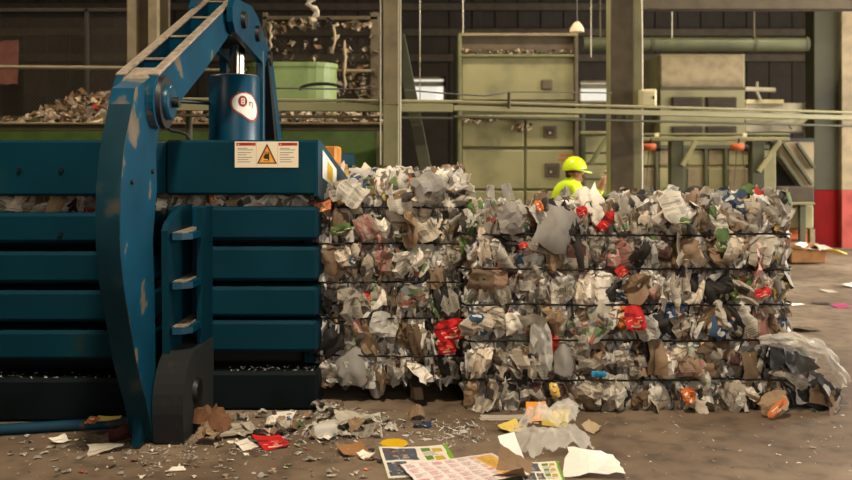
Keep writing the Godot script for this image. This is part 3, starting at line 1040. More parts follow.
func on_barrel(cc: Vector3, r: float, mid: Vector2, q: Vector2) -> Vector3:
	var a := mid.x + q.x / r
	return Vector3(cc.x + sin(a) * r, mid.y + q.y, cc.z + cos(a) * r)

# ------------------------------------------------------------------ the bales
func bale(called: String, label: String, x0: float, x1: float, y0: float, y1: float, zf: float, depth: float, wires: Array, per_row: int, seed_: int, right_open: float, top: Callable) -> Node3D:
	rng.seed = seed_
	var t := thing(called, label, "bale", Vector3((x0 + x1) / 2.0, y0, zf - depth / 2.0))
	var n := FastNoiseLite.new()
	n.seed = seed_
	n.frequency = 2.2
	var lines := [y0] + wires + [y1]          # bottom to top
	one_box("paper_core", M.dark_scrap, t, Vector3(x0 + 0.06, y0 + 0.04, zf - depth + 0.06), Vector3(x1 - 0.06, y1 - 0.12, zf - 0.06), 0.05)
	# pressed layers: the sheets one can pick apart on the front and along the top edge
	var rows := lines.size() - 1
	for r in rows:
		var lo: float = lines[r]
		var hi: float = lines[r + 1]
		var bh := hi - lo
		var nr := per_row if bh > 0.12 else per_row * 3 / 4
		for k in nr:
			var fx := (k + rng.randf_range(0.1, 0.9)) / nr
			var x := lerpf(x0 + 0.03, x1 - 0.03, fx)
			var fy := rng.randf_range(0.18, 0.82)
			var y := lo + bh * fy
			var bulge := 0.035 * sin(PI * fy) + 0.03 * n.get_noise_2d(x, y * 1.7)
			var w := rng.randf_range(0.065, 0.15)
			var h := minf(rng.randf_range(0.09, 0.21), bh * 1.12)
			if rng.randf() < 0.16:
				w *= 1.6
			var roll := rng.randf_range(-0.4, 0.4) if rng.randf() < 0.75 else rng.randf_range(-1.5, 1.5)
			var nn := Vector3(rng.randf_range(-0.5, 0.5), rng.randf_range(-0.3, 0.4) + (fy - 0.5) * 0.7, 1.0)
			var z := zf + bulge + rng.randf_range(-0.02, 0.02)
			if y > y1 - 0.12:
				z -= rng.randf() * 0.04
				y = minf(y, top.call(x) - 0.03)
			paper_part(t, "paper_sheet", pick_paper(), Transform3D(facing(nn, roll).scaled_local(Vector3(w, h, minf(w, h) * 0.8)), Vector3(x, y, z)), pads[rng.randi() % pads.size()])
	for k in 44:
		var x := lerpf(x0 + 0.04, x1 - 0.03, (k + rng.randf()) / 44.0)
		var back := rng.randf_range(0.03, 0.35)
		var w := rng.randf_range(0.10, 0.20)
		var nn := Vector3(rng.randf_range(-0.35, 0.35), 1.0, rng.randf_range(0.1, 0.8))
		paper_part(t, "paper_sheet", pick_paper(), Transform3D(facing(nn, rng.randf_range(-0.5, 0.5)).scaled_local(Vector3(w, w * rng.randf_range(0.4, 0.8), w * 0.35)), Vector3(x, top.call(x) - 0.05 + rng.randf() * 0.025, zf - back)), pads[rng.randi() % pads.size()])
	# the rest of the mass: small bits over the front, top, ends and back
	var xs := []
	var cols := []
	for k in 4600:
		var side := rng.randf()
		var s := rng.randf_range(0.03, 0.075)
		var p := Vector3(rng.randf_range(x0, x1), rng.randf_range(y0, y1), zf)
		var nn := Vector3(rng.randf_range(-0.7, 0.7), rng.randf_range(-0.6, 0.7), 1.0)
		if side < 0.64:
			var fy := 0.5
			for r in rows:
				if p.y >= lines[r] and p.y <= lines[r + 1]:
					fy = (p.y - lines[r]) / (lines[r + 1] - lines[r])
			p.y = minf(p.y, top.call(p.x) - 0.04)
			p.z += 0.03 * sin(PI * fy) - 0.012 - rng.randf() * 0.04 + 0.03 * n.get_noise_2d(p.x, p.y * 1.7)
		elif side < 0.80:
			p = Vector3(p.x, top.call(p.x) - 0.035 - rng.randf() * 0.03, zf - rng.randf() * depth)
			nn = Vector3(rng.randf_range(-0.8, 0.8), 1.0, rng.randf_range(-0.8, 0.8))
		elif side < 0.95:
			var right := rng.randf() < 0.55
			var out := 0.02 * rng.randf() + 0.03 * n.get_noise_2d(p.y * 3.0, p.x)
			if right:
				out += right_open * (0.5 + n.get_noise_2d(p.y * 1.5, 9.0)) * rng.randf()
			p = Vector3(x1 - 0.02 + out if right else x0 + 0.03 - out, p.y, zf - rng.randf() * depth)
			nn = Vector3(1.0 if right else -1.0, rng.randf_range(-0.6, 0.6), rng.randf_range(-0.6, 0.6))
		else:
			p.z = zf - depth + 0.03
			nn.z = -1.0
		var thin := rng.randf() < 0.2 and side < 0.64 and p.y < y1 - 0.15
		if thin: p.z += 0.018
		xs.append(Transform3D(facing(nn, rng.randf_range(-0.6, 0.6)).scaled_local(Vector3(s * 0.3, s * rng.randf_range(1.2, 2.6), s * 0.5) if thin else Vector3(s, s * rng.randf_range(0.8, 2.0), s * 0.7)), p))
		cols.append((Color(0.58, 0.54, 0.49) if rng.randf() < 0.55 else Color(0.08, 0.07, 0.06)) if thin and rng.randf() < 0.7 else waste_color())
	stuff_part(xs, cols, "small_scraps", t, bit_pads)
	# tie wires round the bale
	for y in wires:
		var pts := []
		for k in 33:
			var x := lerpf(x0 - 0.0, x1 + 0.0, k / 32.0)
			pts.append(Vector3(x, y + 0.008 * n.get_noise_2d(x * 0.8, y * 9.0) + rng.randf_range(-0.0025, 0.0025), zf + 0.045 + 0.02 * n.get_noise_2d(x, y * 1.7)))
		pts.append(Vector3(x1 + 0.035, y, zf - 0.02))
		pts.append(Vector3(x1 + 0.035, y, zf - depth + 0.02))
		pts.append(Vector3(x1 - 0.02, y, zf - depth - 0.03))
		pts.append(Vector3(x0 + 0.02, y, zf - depth - 0.03))
		pts.append(Vector3(x0 - 0.03, y, zf - depth + 0.02))
		pts.append(Vector3(x0 - 0.03, y, zf - 0.02))
		pts.append(pts[0])
		one_tube("tie_wire", M.wire, t, pts, 0.0052, 5)
	return t

# a single big sheet fixed in a bale's face: from the view rectangle x0..x1, y0..y1 at distance d
func hero(t: Node, called: String, label: String, m: Material, x0: float, x1: float, y0: float, y1: float, d: float, roll: float, seed_: int, tilt := Vector3(0, 0.2, 1), crumple := 0.28, n := 5) -> MeshInstance3D:
	var a := at(x0, y1, d)
	var b := at(x1, y0, d)
	var o := paper_part(t, called, m, Transform3D(facing(tilt, roll).scaled_local(Vector3(b.x - a.x, b.y - a.y, minf(b.x - a.x, b.y - a.y) * 0.8)), (a + b) / 2.0), pad(seed_, n + 1, 0.15 + crumple * 1.5, 0.2, 0.10, seed_ % 2 == 0))
	if label: o.set_meta("label", label)
	return o

func build_bales() -> void:
	var d2 := 4.57
	var d1 := 4.74
	var w1 := []
	for y in [354.0, 317.0, 281.0, 243.0, 207.0]: w1.append(at(0, y, d1).y)
	var w2 := []
	for y in [378.0, 339.0, 303.5, 268.0, 234.0]: w2.append(at(0, y, d2).y)
	# the uneven tops: the half-pressed bale dips towards the press, the long one towards it
	var top1 := func(x: float) -> float: return at(0, 171, d1).y - 0.10 * (1.0 - smoothstep(-0.42, -0.34, x)) + 0.012 * sin(x * 23.0)
	var top2 := func(x: float) -> float: return at(0, 207, d2).y + 0.02 * smoothstep(0.55, 0.75, x) + 0.05 * smoothstep(0.98, 1.15, x) + 0.010 * sin(x * 19.0)
	var b1 := bale("paper_bale", "wire-tied bale of waste paper coming out of the end of the blue press", at(319, 0, d1).x, at(463, 0, d1).x, at(0, 378, d1).y, at(0, 170, d1).y, -d1, 1.3, w1, 19, 1201, 0.03, top1)
	var b2 := bale("paper_bale", "long loose-ended bale of waste paper standing on the floor beside the half-pressed one", at(467, 0, d2).x, at(786, 0, d2).x, 0.012, at(0, 196, d2).y, -d2, 1.0, w2, 38, 1302, 0.07, top2)
	# sheets that stand out
	var f1 := d1 - 0.085
	var f2 := d2 - 0.085
	hero(b1, "red_wrapper", "torn red and white wrapper", M.red_paper_0, 437, 465, 319, 341, f1 - 0.12, 0.2, 301, Vector3(0.1, 0.2, 1), 0.4)
	hero(b1, "red_wrapper", "torn red and white wrapper", M.red_paper_0, 437, 456, 340, 354, f1 - 0.1, 0.1, 302, Vector3(0, 0.3, 1), 0.4)
	hero(b1, "white_sheet", "", M.plain_white, 369, 398, 312, 337, f1, -0.2, 303)
	hero(b1, "white_sheet", "", M.plain_grey, 333, 372, 345, 386, f1, 0.1, 304, Vector3(-0.2, 0.1, 1), 0.3)
	hero(b1, "pink_sheet", "", M.pink_paper_1, 355, 376, 214, 240, f1, 0.4, 305)
	hero(b1, "kraft_sheet", "", M.kraft_paper_0, 402, 418, 218, 248, f1, 0.05, 306)
	hero(b1, "news_sheet", "", M.text_paper_0, 338, 366, 178, 206, f1, -0.6, 307)
	hero(b1, "news_sheet", "", M.photo_paper_0, 388, 424, 188, 213, f1, 0.2, 308)
	hero(b1, "white_sheet", "", M.plain_grey, 410, 448, 166, 192, f1, 0.4, 309, Vector3(0.1, 0.8, 1))
	hero(b1, "white_sheet", "", M.plain_white, 348, 396, 163, 180, f1 + 0.1, -0.3, 310, Vector3(0, 1.2, 1), 0.4)
	hero(b1, "blue_scrap", "", M.blue_paper_0, 351, 360, 252, 266, f1, -0.6, 311)
	hero(b1, "green_scrap", "", M.green_paper_0, 330, 352, 224, 234, f1, 0.2, 312)
	hero(b1, "news_sheet", "", M.photo_paper_1, 446, 476, 178, 200, f1 + 0.1, 0.4, 313, Vector3(0.3, 1.0, 1))
	hero(b1, "news_sheet", "", M.text_paper_2, 424, 466, 168, 190, f1 + 0.2, 0.2, 314, Vector3(0.2, 1.2, 1), 0.4)
	hero(b1, "hanging_rag", "", M.kraft_paper_0, 410, 424, 378, 420, d1 + 0.02, 0.1, 315)
	hero(b1, "hanging_rag", "", M.plain_grey, 368, 382, 374, 398, d1, 0.3, 316)
	hero(b2, "white_sheet", "large smooth white sheet", M.plain_white, 533, 556, 200, 226, f2, 0.5, 321, Vector3(0.2, 0.2, 1), 0.1)
	hero(b2, "grey_sheet", "large smooth grey-pink sheet", M.plain_grey, 536, 580, 206, 252, f2 - 0.01, -0.35, 322, Vector3(0.1, 0.1, 1), 0.1)
	hero(b2, "white_sheet", "", M.plain_grey, 498, 526, 202, 234, f2, 0.1, 323)
	hero(b2, "orange_scrap", "", M.orange_paper_0, 535, 543, 200, 212, f2 - 0.02, 0.3, 324)
	hero(b2, "red_scrap", "", M.red_paper_0, 577, 588, 206, 216, f2, 0.3, 325)
	hero(b2, "red_scrap", "", M.red_paper_0, 519, 528, 242, 249, f2, 0.3, 326)
	hero(b2, "red_scrap", "", M.red_paper_0, 617, 628, 266, 277, f2, 0.6, 327)
	hero(b2, "red_wrapper", "crushed bright red packet", M.red_paper_0, 625, 646, 306, 331, f2 - 0.03, 0.05, 328, Vector3(0.1, 0.1, 1), 0.4)
	hero(b2, "white_bag", "crushed white paper bag", M.plain_white, 641, 669, 315, 340, f2 - 0.03, 0.3, 329, Vector3(0.1, 0.1, 1), 0.5)
	hero(b2, "flyer", "newspaper page with a green stripe", M.text_paper_0, 662, 692, 190, 223, f2 - 0.05, 0.25, 330, Vector3(0.15, 0.25, 1), 0.14)
	hero(b2, "green_stripe", "", M.green_paper_0, 672, 692, 217, 224, f2 - 0.075, -0.1, 331, Vector3(0.15, 0.25, 1), 0.05)
	hero(b2, "cyan_scrap", "small bright blue scrap", M.cyan_scrap, 591, 607, 371, 377, f2 - 0.05, -0.05, 332)
	hero(b2, "yellow_scrap", "", M.yellow_paper_0, 550, 560, 383, 398, f2 - 0.02, 0.3, 333)
	hero(b2, "green_sheet", "", M.green_paper_0, 716, 732, 228, 252, f2, 0.1, 334)
	hero(b2, "green_sheet", "", M.green_paper_0, 735, 760, 186, 206, f2 + 0.1, 0.6, 335)
	hero(b2, "brown_sheet", "", M.kraft_paper_0, 666, 700, 240, 262, f2, 0.3, 336)
	hero(b2, "card_sheet", "torn piece of orange-brown cardboard", M.card_paper_0, 762, 793, 392, 414, f2 - 0.08, 0.6, 337, Vector3(0.2, 0.3, 1), 0.15)
	hero(b2, "orange_edge", "", M.orange_paper_0, 764, 792, 404, 412, f2 - 0.10, 0.6, 338, Vector3(0.2, 0.3, 1), 0.05)
	hero(b2, "white_sheet", "", M.plain_white, 530, 552, 322, 372, f2, 0.05, 339, Vector3(0, 0.1, 1), 0.3)
	hero(b2, "white_sheet", "", M.plain_grey, 555, 578, 340, 376, f2, -0.1, 340)
	hero(b2, "orange_scrap", "", M.orange_paper_0, 682, 696, 388, 404, f2, 0.4, 341)
	hero(b2, "red_scrap", "", M.red_paper_0, 755, 772, 288, 297, f2 - 0.02, 0.3, 342)
	# the collapsed foot at the loose end: sheets sliding out over the floor
	rng.seed = 505
	for k in 60:
		var f := rng.randf()
		var x := lerpf(1.70, 2.03, f)
		var y := rng.randf_range(0.03, 0.34) * (1.1 - f * 0.85) + 0.01
		var w := rng.randf_range(0.11, 0.21)
		var m: Material = [M.dark_paper_0, M.dark_paper_0, M.dark_scrap, M.photo_paper_1, M.kraft_paper_1, M.plain_grey][rng.randi() % 6]
		paper_part(b2, "slipped_sheet", m, Transform3D(facing(Vector3(rng.randf_range(0, 0.9), rng.randf_range(0.3, 1.2), 1), rng.randf_range(-0.9, 0.3)).scaled_local(Vector3(w, w * 0.8, w * 0.6)), Vector3(x, maxf(y, 0.06), -d2 + rng.randf_range(-0.25, 0.04))))
	# clear plastic film hanging out of the loose end
	var st := new_st()
	var path := [Vector3(1.64, 0.375, -4.52), Vector3(1.74, 0.405, -4.47), Vector3(1.84, 0.40, -4.45), Vector3(1.93, 0.365, -4.46), Vector3(2.0, 0.30, -4.47), Vector3(2.05, 0.22, -4.48), Vector3(2.07, 0.17, -4.48)]
	var crv := Curve3D.new()
	for i in path.size():
		var tan: Vector3 = (path[mini(i + 1, path.size() - 1)] - path[maxi(i - 1, 0)]) / 6.0
		crv.add_point(path[i], -tan, tan)
	var fold := FastNoiseLite.new()
	fold.seed = 5
	fold.frequency = 1.0
	var g := []
	for i in 31:
		var u := i / 30.0
		var p0 := crv.sample_baked(u * crv.get_baked_length(), true)
		var deep := 0.04 + 0.055 * sin(PI * clampf(u * 1.15, 0, 1)) + 0.02 * fold.get_noise_1d(u * 9.0)
		var row := []
		for j in 13:
			var v := j / 12.0
			row.append(p0 + Vector3(-0.04 * v * u + 0.02 * fold.get_noise_2d(u * 5.0, v * 3.0), -deep * v + 0.012 * fold.get_noise_2d(u * 8.0, 7.0), 0.04 * sin(v * PI) + 0.05 * fold.get_noise_2d(u * 6.0 + v * 2.0, v * 5.0)))
		g.append(row)
	for i in 30:
		for j in 12:
			for tr in [[g[i][j], g[i + 1][j], g[i + 1][j + 1]], [g[i][j], g[i + 1][j + 1], g[i][j + 1]]]:
				for v in tr:
					st.set_smooth_group(1)
					st.add_vertex(v)
	var film := commit(st, "plastic_film", M.plastic_film, null)
	tag(film, "translucent white plastic bag trailing from the loose end of the long bale", "plastic bag")

# ------------------------------------------------------------------ behind the bales
func ibeam(called: String, label: String, px0: float, px1: float, d: float, flange: Material, web: Material, flange_px: float) -> Node3D:
	var a := at(px0, 0, d).x
	var b := at(px1, 0, d).x
	var f := flange_px * d / F
	var t := thing(called, label, "column", Vector3((a + b) / 2.0, 0, -d))
	one_box("flange", flange, t, Vector3(a, 0, -d - 0.3), Vector3(a + f, HALL_H, -d), 0.004)
	one_box("flange", flange, t, Vector3(b - f, 0, -d - 0.3), Vector3(b, HALL_H, -d), 0.004)
	one_box("web", web, t, Vector3(a + f, 0, -d - 0.16), Vector3(b - f, HALL_H, -d - 0.13), 0.0)
	return t

func heap(t: Node, called: String, count: int, size: float, fn: Callable) -> void:
	var xs := []
	var cols := []
	for k in count:
		var p: Vector3 = fn.call()
		var s := size * rng.randf_range(0.5, 1.4)
		xs.append(Transform3D(any_turn().scaled_local(Vector3(s, s * 0.8, s * 0.5)), p))
		cols.append(waste_color() * Color(0.80, 0.66, 0.50))     # brown with dust
	stuff_part(xs, cols, called, t)

func build_background() -> void:
	rng.seed = 900
	# steel columns
	var c1 := ibeam("steel_column", "beige steel column behind the blue boom of the press", 127, 157, 9.5, M.beige_steel, M.brown_steel, 9)
	one_slab("cover_plate", M.brown_steel, c1, 157.5, 169, -60, 280, 9.6, 0.05)
	var c2 := ibeam("steel_column", "narrow olive steel column with thin conduits, standing behind the half-pressed bale", 383, 400, 7.7, M.olive_steel, M.olive_steel, 7)
	one_slab("web_cover", M.beige_steel, c2, 383, 399, -60, 105, 7.69, 0.02)
	one_slab("web_cover", M.olive_light, c2, 383, 399, 105, 295, 7.69, 0.02)
	for px in [380.5, 400.5]:
		one_tube("conduit", M.pale_metal, c2, [at(px, 165, 7.66), at(px, -40, 7.66)], 0.007, 6)
	var c3 := ibeam("steel_column", "broad brown and olive steel column behind the worker's raised hand", 612, 643, 9.3, M.olive_light, M.brown_steel, 9)
	one_slab("web_cover", M.brown_steel, c3, 611, 634, -60, 262, 9.28, 0.02)
	one_tube("conduit", M.pale_metal, c3, [at(642, 190, 9.26), at(642, 52, 9.26), at(640, -40, 9.26)], 0.012, 6)
	var c4 := thing("steel_column", "heavy steel column with a red painted foot at the edge of the open floor", "column", Vector3(at(832, 0, 12.7).x, 0, -12.85))
	var xl := at(814, 0, 12.7).x
	var xm := at(839, 0, 12.7).x
	var xr := at(850, 0, 12.7).x
	var yr := at(0, 190, 12.7).y
	one_box("red_foot", M.red_paint, c4, Vector3(xl, 0, -13.0), Vector3(xm, yr, -12.7), 0.008)
	one_box("shaft", M.column_dark, c4, Vector3(xl, yr, -13.0), Vector3(xm, HALL_H, -12.7), 0.008)
	one_box("flange", M.pink_paint, c4, Vector3(xm, 0, -13.0), Vector3(xr, yr, -12.62), 0.008)
	one_box("flange", M.beige_steel, c4, Vector3(xm, yr, -13.0), Vector3(xr, HALL_H, -12.62), 0.008)
	one_box("base_plate", M.brown_steel, c4, Vector3(xl - 0.06, 0, -13.06), Vector3(xr + 0.06, 0.03, -12.56), 0.006)
	# long walkway beam crossing in front of the columns
	var wa := at(160, 106, 7.45)
	var wm := at(452, 108, 8.1)
	var wb := at(900, 119, 9.95)
	var wk := thing("pipe_bridge", "long pale green steel pipe rail crossing the hall behind bales and press", "rail", Vector3(0.3, 1.7, -8.2))
	for seg in [[wa, wm], [wm, wb]]:
		one_bar("rail_beam", M.olive_light, wk, seg[0], seg[1], 0.07, 0.075 if seg[0] == wa else 0.05)
		one_tube("rail_pipe", M.olive_light, wk, [seg[0] + Vector3(0, 0.055, 0.03), seg[1] + Vector3(0, 0.055, 0.03)], 0.014, 8)
		one_bar("rail_beam", M.olive_dark, wk, seg[0] + Vector3(0, -0.075, 0.0), seg[1] + Vector3(0, -0.09, 0), 0.06, 0.022)
	one_tube("hand_rope", M.hose, wk, [at(405, 90, 7.9), at(440, 93, 8.0), at(484, 96, 8.1), at(509, 92, 8.2), at(560, 92, 8.5), at(612, 93, 8.7)], 0.007, 6)
	one_tube("rail_post", M.brown_steel, wk, [at(509, 92, 8.2), at(509, 108, 8.25)], 0.016, 6)
	for q in [[187.0, 7.6, 0.03, 0.0], [625.0, 8.85, 0.0, 9.3]] :
		var p := at(q[0], lerpf(106.0, 117.5, (q[0] - 160.0) / 690.0), q[1])
		if q[3] > 0.0: one_bar("bracket", M.olive_dark, wk, p + Vector3(0, -0.02, -0.03), Vector3(p.x * (q[3] / q[1] * 0.35 + 0.65), p.y - 0.02, -q[3]), 0.05, 0.06)
		else: one_tube("rail_leg", M.olive_dark, wk, [p + Vector3(0, -0.03, -0.06), Vector3(p.x, 0, p.z - 0.06)], 0.03, 8)
	# conveyor trough heaped with waste paper
	var dt := 8.6
	var tr := thing("conveyor_trough", "long green conveyor trough heaped with loose waste paper behind the press", "conveyor", Vector3(-2.8, 0, -9.3))
	var tx0 := at(-60, 0, dt).x
	var tx1 := at(386, 0, dt).x
	one_box("side_panel", M.trough_green, tr, Vector3(tx0, at(0, 176, dt).y, -dt - 0.05), Vector3(tx1, at(0, 131, dt).y, -dt), 0.006)
	one_box("side_channel", M.brown_steel, tr, Vector3(tx0, at(0, 131, dt).y, -dt - 0.06), Vector3(tx1, at(0, 124.5, dt).y, -dt - 0.03), 0.006)
	one_box("top_lip", M.beige_steel, tr, Vector3(tx0, at(0, 124.5, dt).y, -dt - 0.07), Vector3(tx1, at(0, 122.5, dt).y, -dt + 0.03), 0.004)
	one_box("far_panel", M.trough_green, tr, Vector3(tx0, at(0, 176, dt).y, -dt - 0.75), Vector3(tx1, at(0, 120, dt).y, -dt - 0.7), 0.006)
	one_box("belt", M.dark_steel, tr, Vector3(tx0, at(0, 150, dt).y, -dt - 0.7), Vector3(tx1, at(0, 146, dt).y, -dt - 0.06), 0.0)
	for px in [-20.0, 118.0, 250.0, 380.0]:
		one_slab("leg", M.olive_steel, tr, px - 4, px + 4, 131, 293, dt - 0.02, 0.09)
		if px > 200: one_slab("leg", M.olive_steel, tr, px - 6, px + 4, 126, 284, dt + 0.66, 0.09)
	heap(tr, "loose_paper", 1700, 0.085, func():
		var px := rng.randf_range(-20, 384)
		var back := rng.randf()
		var hgt := 6.0
		if px < 110: hgt = 8.0 + 30.0 * clampf((px - 25.0) / 50.0, 0, 1)
		elif px > 262: hgt = 20.0 - 8.0 * clampf((px - 300.0) / 60.0, 0, 1)
		else: hgt = 16.0
		return at(px, 126.0 - hgt * back * rng.randf_range(0.6, 1.0), dt + 0.08 + back * 0.6))
	# rails and the wire cage over the trough
	for q in [["handrail", "thin beige handrail in front of the dark wire mesh at the far left", -20.0, 128.0, 68.0, 9.52], ["handrail", "thin rusty handrail in front of the light green tank", 186.0, 374.0, 71.0, 11.36]]:
		var h := thing(q[0], q[1], "handrail", at((q[2] + q[3]) / 2.0, q[4], q[5]))
		one_tube("rail", M.beige_steel, h, [at(q[2], q[4] - 1, q[5]), at(q[3], q[4], q[5])], 0.021, 8)
		one_tube("end_socket", M.brown_steel, h, [at(q[3] - 2.0, q[4], q[5]), at(q[3] + 0.5, q[4], q[5])], 0.032, 8)
	var cable := one_tube("steel_cable", M.hose, null, [at(262, 88, 7.6), at(330, 89, 7.66), at(386, 89, 7.7)], 0.007, 6)
	tag(cable, "thin grey cable strung to the narrow olive column", "cable")
	# light green tank
	var tk := thing("green_tank", "rounded light green tank standing behind the conveyor trough", "tank", at(297, 131, 10.4) * Vector3(1, 0, 1) + Vector3(0, 0, -0.6))
	var c0 := at(288, 0, 10.4).x
	var half := 46.0 * 10.4 / F
	var ring := PackedVector2Array()
	for q in arc(Vector2(c0 + half - 0.30, -10.72), 0.30, 90, -90, 10): ring.append(q)
	for q in arc(Vector2(c0 - half + 0.30, -10.72), 0.30, -90, -270, 10): ring.append(q)
	var st := new_st()
	prism(st, ring, Vector3(0, 0.0, 0), Vector3(1, 0, 0), Vector3(0, 0, 1), Vector3(0, at(0, 64, 10.4).y, 0))
	var shell := commit(st, "shell", M.mint, tk)
	var big := PackedVector2Array()
	for q in ring: big.append((q - Vector2(c0, -10.72)) * 1.03 + Vector2(c0, -10.72))
	st = new_st()
	prism(st, big, Vector3(0, at(0, 66, 10.4).y, 0), Vector3(1, 0, 0), Vector3(0, 0, 1), Vector3(0, 0.05, 0))
	commit(st, "lid", M.mint, tk)
	var hoop := []
	for k in 13:
		var a := PI * k / 12.0
		hoop.append(at(322, 90, 10.15) + Vector3(-cos(a) * 0.25, sin(a) * 0.07, 0.0))
	one_tube("hoop", M.dark_steel, shell, hoop, 0.02, 6)
	# wire mesh cage with scraps caught in it
	var cg := thing("wire_cage", "dark wire mesh cage frame with paper scraps caught all over it", "cage", at(320, 130, 11.4) * Vector3(1, 0, 1))
	for q in [[262.0, 378.0, 16.0, 20.0], [262.0, 378.0, 100.0, 103.0], [370.0, 379.0, 12.0, 262.0], [262.0, 267.0, 12.0, 262.0]]:
		one_slab("frame_bar", M.brown_steel, cg, q[0], q[1], q[2], q[3], 11.4, 0.1)
	mesh_panel(cg, 262, 378, 18, 102, 11.45, 4.6)
	heap(cg, "caught_scraps", 230, 0.07, func(): return at(rng.randf_range(268, 376), 20.0 + 82.0 * sqrt(rng.randf()), 11.38 + rng.randf() * 0.06))
	heap(cg, "caught_scraps", 60, 0.09, func(): return at(rng.randf_range(270, 372), rng.randf_range(20, 28), 11.36))
	for q in [[270.0, 22.0, 50.0], [334.0, 25.0, 52.0], [345.0, 40.0, 92.0]]:
		var rag := []
		for k in 7:
			rag.append(at(q[0] + rng.randf_range(-1.5, 1.5), lerpf(q[1], q[2], k / 6.0), 11.33))
		one_tube("hanging_strip", M.beige_sheet, cg, rag, [0.01, 0.022, 0.016, 0.024, 0.014, 0.02, 0.006], 5)
	var cm := thing("wire_cage", "wire mesh screen between the beige column and the far left edge", "cage", at(60, 130, 10.2) * Vector3(1, 0, 1))
	for q in [[-40.0, 127.0, 8.0, 12.0], [84.0, 88.0, 8.0, 277.0], [-40.0, 127.0, 116.0, 119.0]]:
		one_slab("frame_bar", M.dark_hall, cm, q[0], q[1], q[2], q[3], 10.2, 0.08)
	mesh_panel(cm, -30, 127, 10, 118, 10.25, 4.0)
	var cl := paper_part(self, numbered("hanging_cloth"), M.cloth_red, Transform3D(facing(Vector3(0.1, 0, 1), 0).scaled_local(Vector3(0.22, 0.5, 0.12)), at(8, 62, 10.05)), sheet(61, 8, 0.1, 0.1, 0.06))
	tag(cl, "dull red cloth hanging on the wire mesh at the far left edge", "cloth")
	var ch := thing("hanging_rag", "pale twisted rag dangling from the roof above the wire cage", "rag", at(318, 16, 9.2))
	var cp := []
	for k in 10: cp.append(at(313 + 5 * sin(k * 0.9), 17 - k * 2.6, 9.2))
	one_tube("rag", M.pale_metal, ch, cp, [0.015, 0.035, 0.02, 0.04, 0.02, 0.035, 0.02, 0.03, 0.02, 0.01], 6)
	one_tube("cord", M.hose, ch, [at(310, -5, 9.2), Vector3(at(310, 0, 9.2).x, HALL_H, -9.2)], 0.008, 5)

	# diagonal brace
	var br := one_bar("diagonal_brace", M.olive_dark, null, at(399, 36, 8.4), at(444, 262, 8.4), 0.11, 0.09)
	tag(br, "dark slanting steel brace leaning against the narrow olive column", "brace")
	# the green steel container behind the worker
	var dc := 11.2
	var ct := thing("steel_container", "tall olive green steel container with a recessed upper panel behind the worker", "container", at(518, 274, dc) * Vector3(1, 0, 1) + Vector3(0, 0, -1.0))
	one_slab("body", M.olive_steel, ct, 458, 578, 36, 262, dc + 0.10, 1.8, 0.01)
	one_slab("rim", M.olive_steel, ct, 458, 461.5, 33, 262, dc, 0.1)
	one_slab("rim", M.brown_steel, ct, 574.5, 578, 36, 262, dc, 0.1)
	one_slab("rim", M.beige_steel, ct, 458, 578, 33, 36, dc, 0.3)
	one_slab("upper_recess", M.brown_steel, ct, 461, 574, 36, 54, dc + 0.06, 0.05)
	one_slab("ledge", M.olive_steel, ct, 461, 574, 54, 57, dc, 0.1)
	one_slab("upper_panel", M.olive_light, ct, 462, 574, 57, 100, dc + 0.05, 0.05)
	one_slab("stain_plate", M.brown_steel, ct, 541, 553, 79, 90, dc + 0.03, 0.05, 0.02)
	one_slab("ledge", M.brown_steel, ct, 460, 577, 101, 105, dc - 0.02, 0.1)
	one_slab("ledge", M.olive_light, ct, 462, 579, 115, 118, dc - 0.06, 0.14)
	for q in [[462.0, 524.0, 119.0, 147.0], [526.0, 574.0, 119.0, 147.0], [462.0, 524.0, 150.0, 189.0], [526.0, 574.0, 150.0, 189.0], [462.0, 524.0, 191.0, 262.0], [526.0, 574.0, 191.0, 262.0]]:
		one_slab("panel", M.olive_light, ct, q[0], q[1], q[2], q[3], dc + 0.05, 0.05, 0.012)
	for q in [[544.0, 557.0, 126.0, 138.0], [545.0, 560.0, 163.0, 177.0]]:
		var hatch := one_slab("hatch", M.brown_steel, ct, q[0], q[1], q[2], q[3], dc + 0.03, 0.04, 0.008)
		one_slab("hatch_window", M.vent_dark, hatch, q[0] + 2.5, q[1] - 2.5, q[2] + 2.5, q[3] - 2.5, dc + 0.024, 0.02, 0.004)
		one_slab("hatch_mark", M.pale_metal, hatch, q[0] + 5, q[0] + 7, q[3] - 6, q[3] - 4, dc + 0.018, 0.02, 0.004)
	for q in [[560.0, 571.0, 154.0, 156.0], [558.0, 572.0, 159.0, 160.5]]:
		one_slab("stencil_mark", M.motor_orange, ct, q[0], q[1], q[2], q[3], dc + 0.047, 0.01, 0.001)
	heap(ct, "dust_debris", 110, 0.045, func(): return at(460.0 + 114.0 * pow(rng.randf(), 1.6), 53.5 - rng.randf() * 3.5, dc + 0.03))
	heap(ct, "dust_debris", 34, 0.055, func(): return at(rng.randf_range(461, 498), rng.randf_range(117, 122), dc - 0.08))
	heap(ct, "dust_debris", 26, 0.06, func(): return at(rng.randf_range(514, 531), rng.randf_range(121, 131), dc - 0.02 + rng.randf() * 0.06))
	# hanging rods and the small dome lamp under the roof
	for q in [[463.0, 33.0, 10.9, "thin pale rod hanging from the roof onto the container's top corner"], [591.0, 57.0, 12.0, "thin pale rod hanging from the roof beside the broad brown column"], [672.0, 38.0, 12.15, "thin pale rod holding up the round duct"], [420.0, 112.0, 12.0, "thin pale rod hanging between the narrow olive column and the container"]]:
		var p := at(q[0], q[1], q[2])
		var rod := one_tube("hanging_rod", M.pale_metal, null, [p, Vector3(p.x, HALL_H, p.z)], 0.008, 6)
		tag(rod, q[3], "rod")
	var dl := thing("dome_lamp", "small pale dome lamp shade hanging over the container's right corner", "lamp", at(577, 22, 10.6))
	var lp := at(577, 32, 10.6)
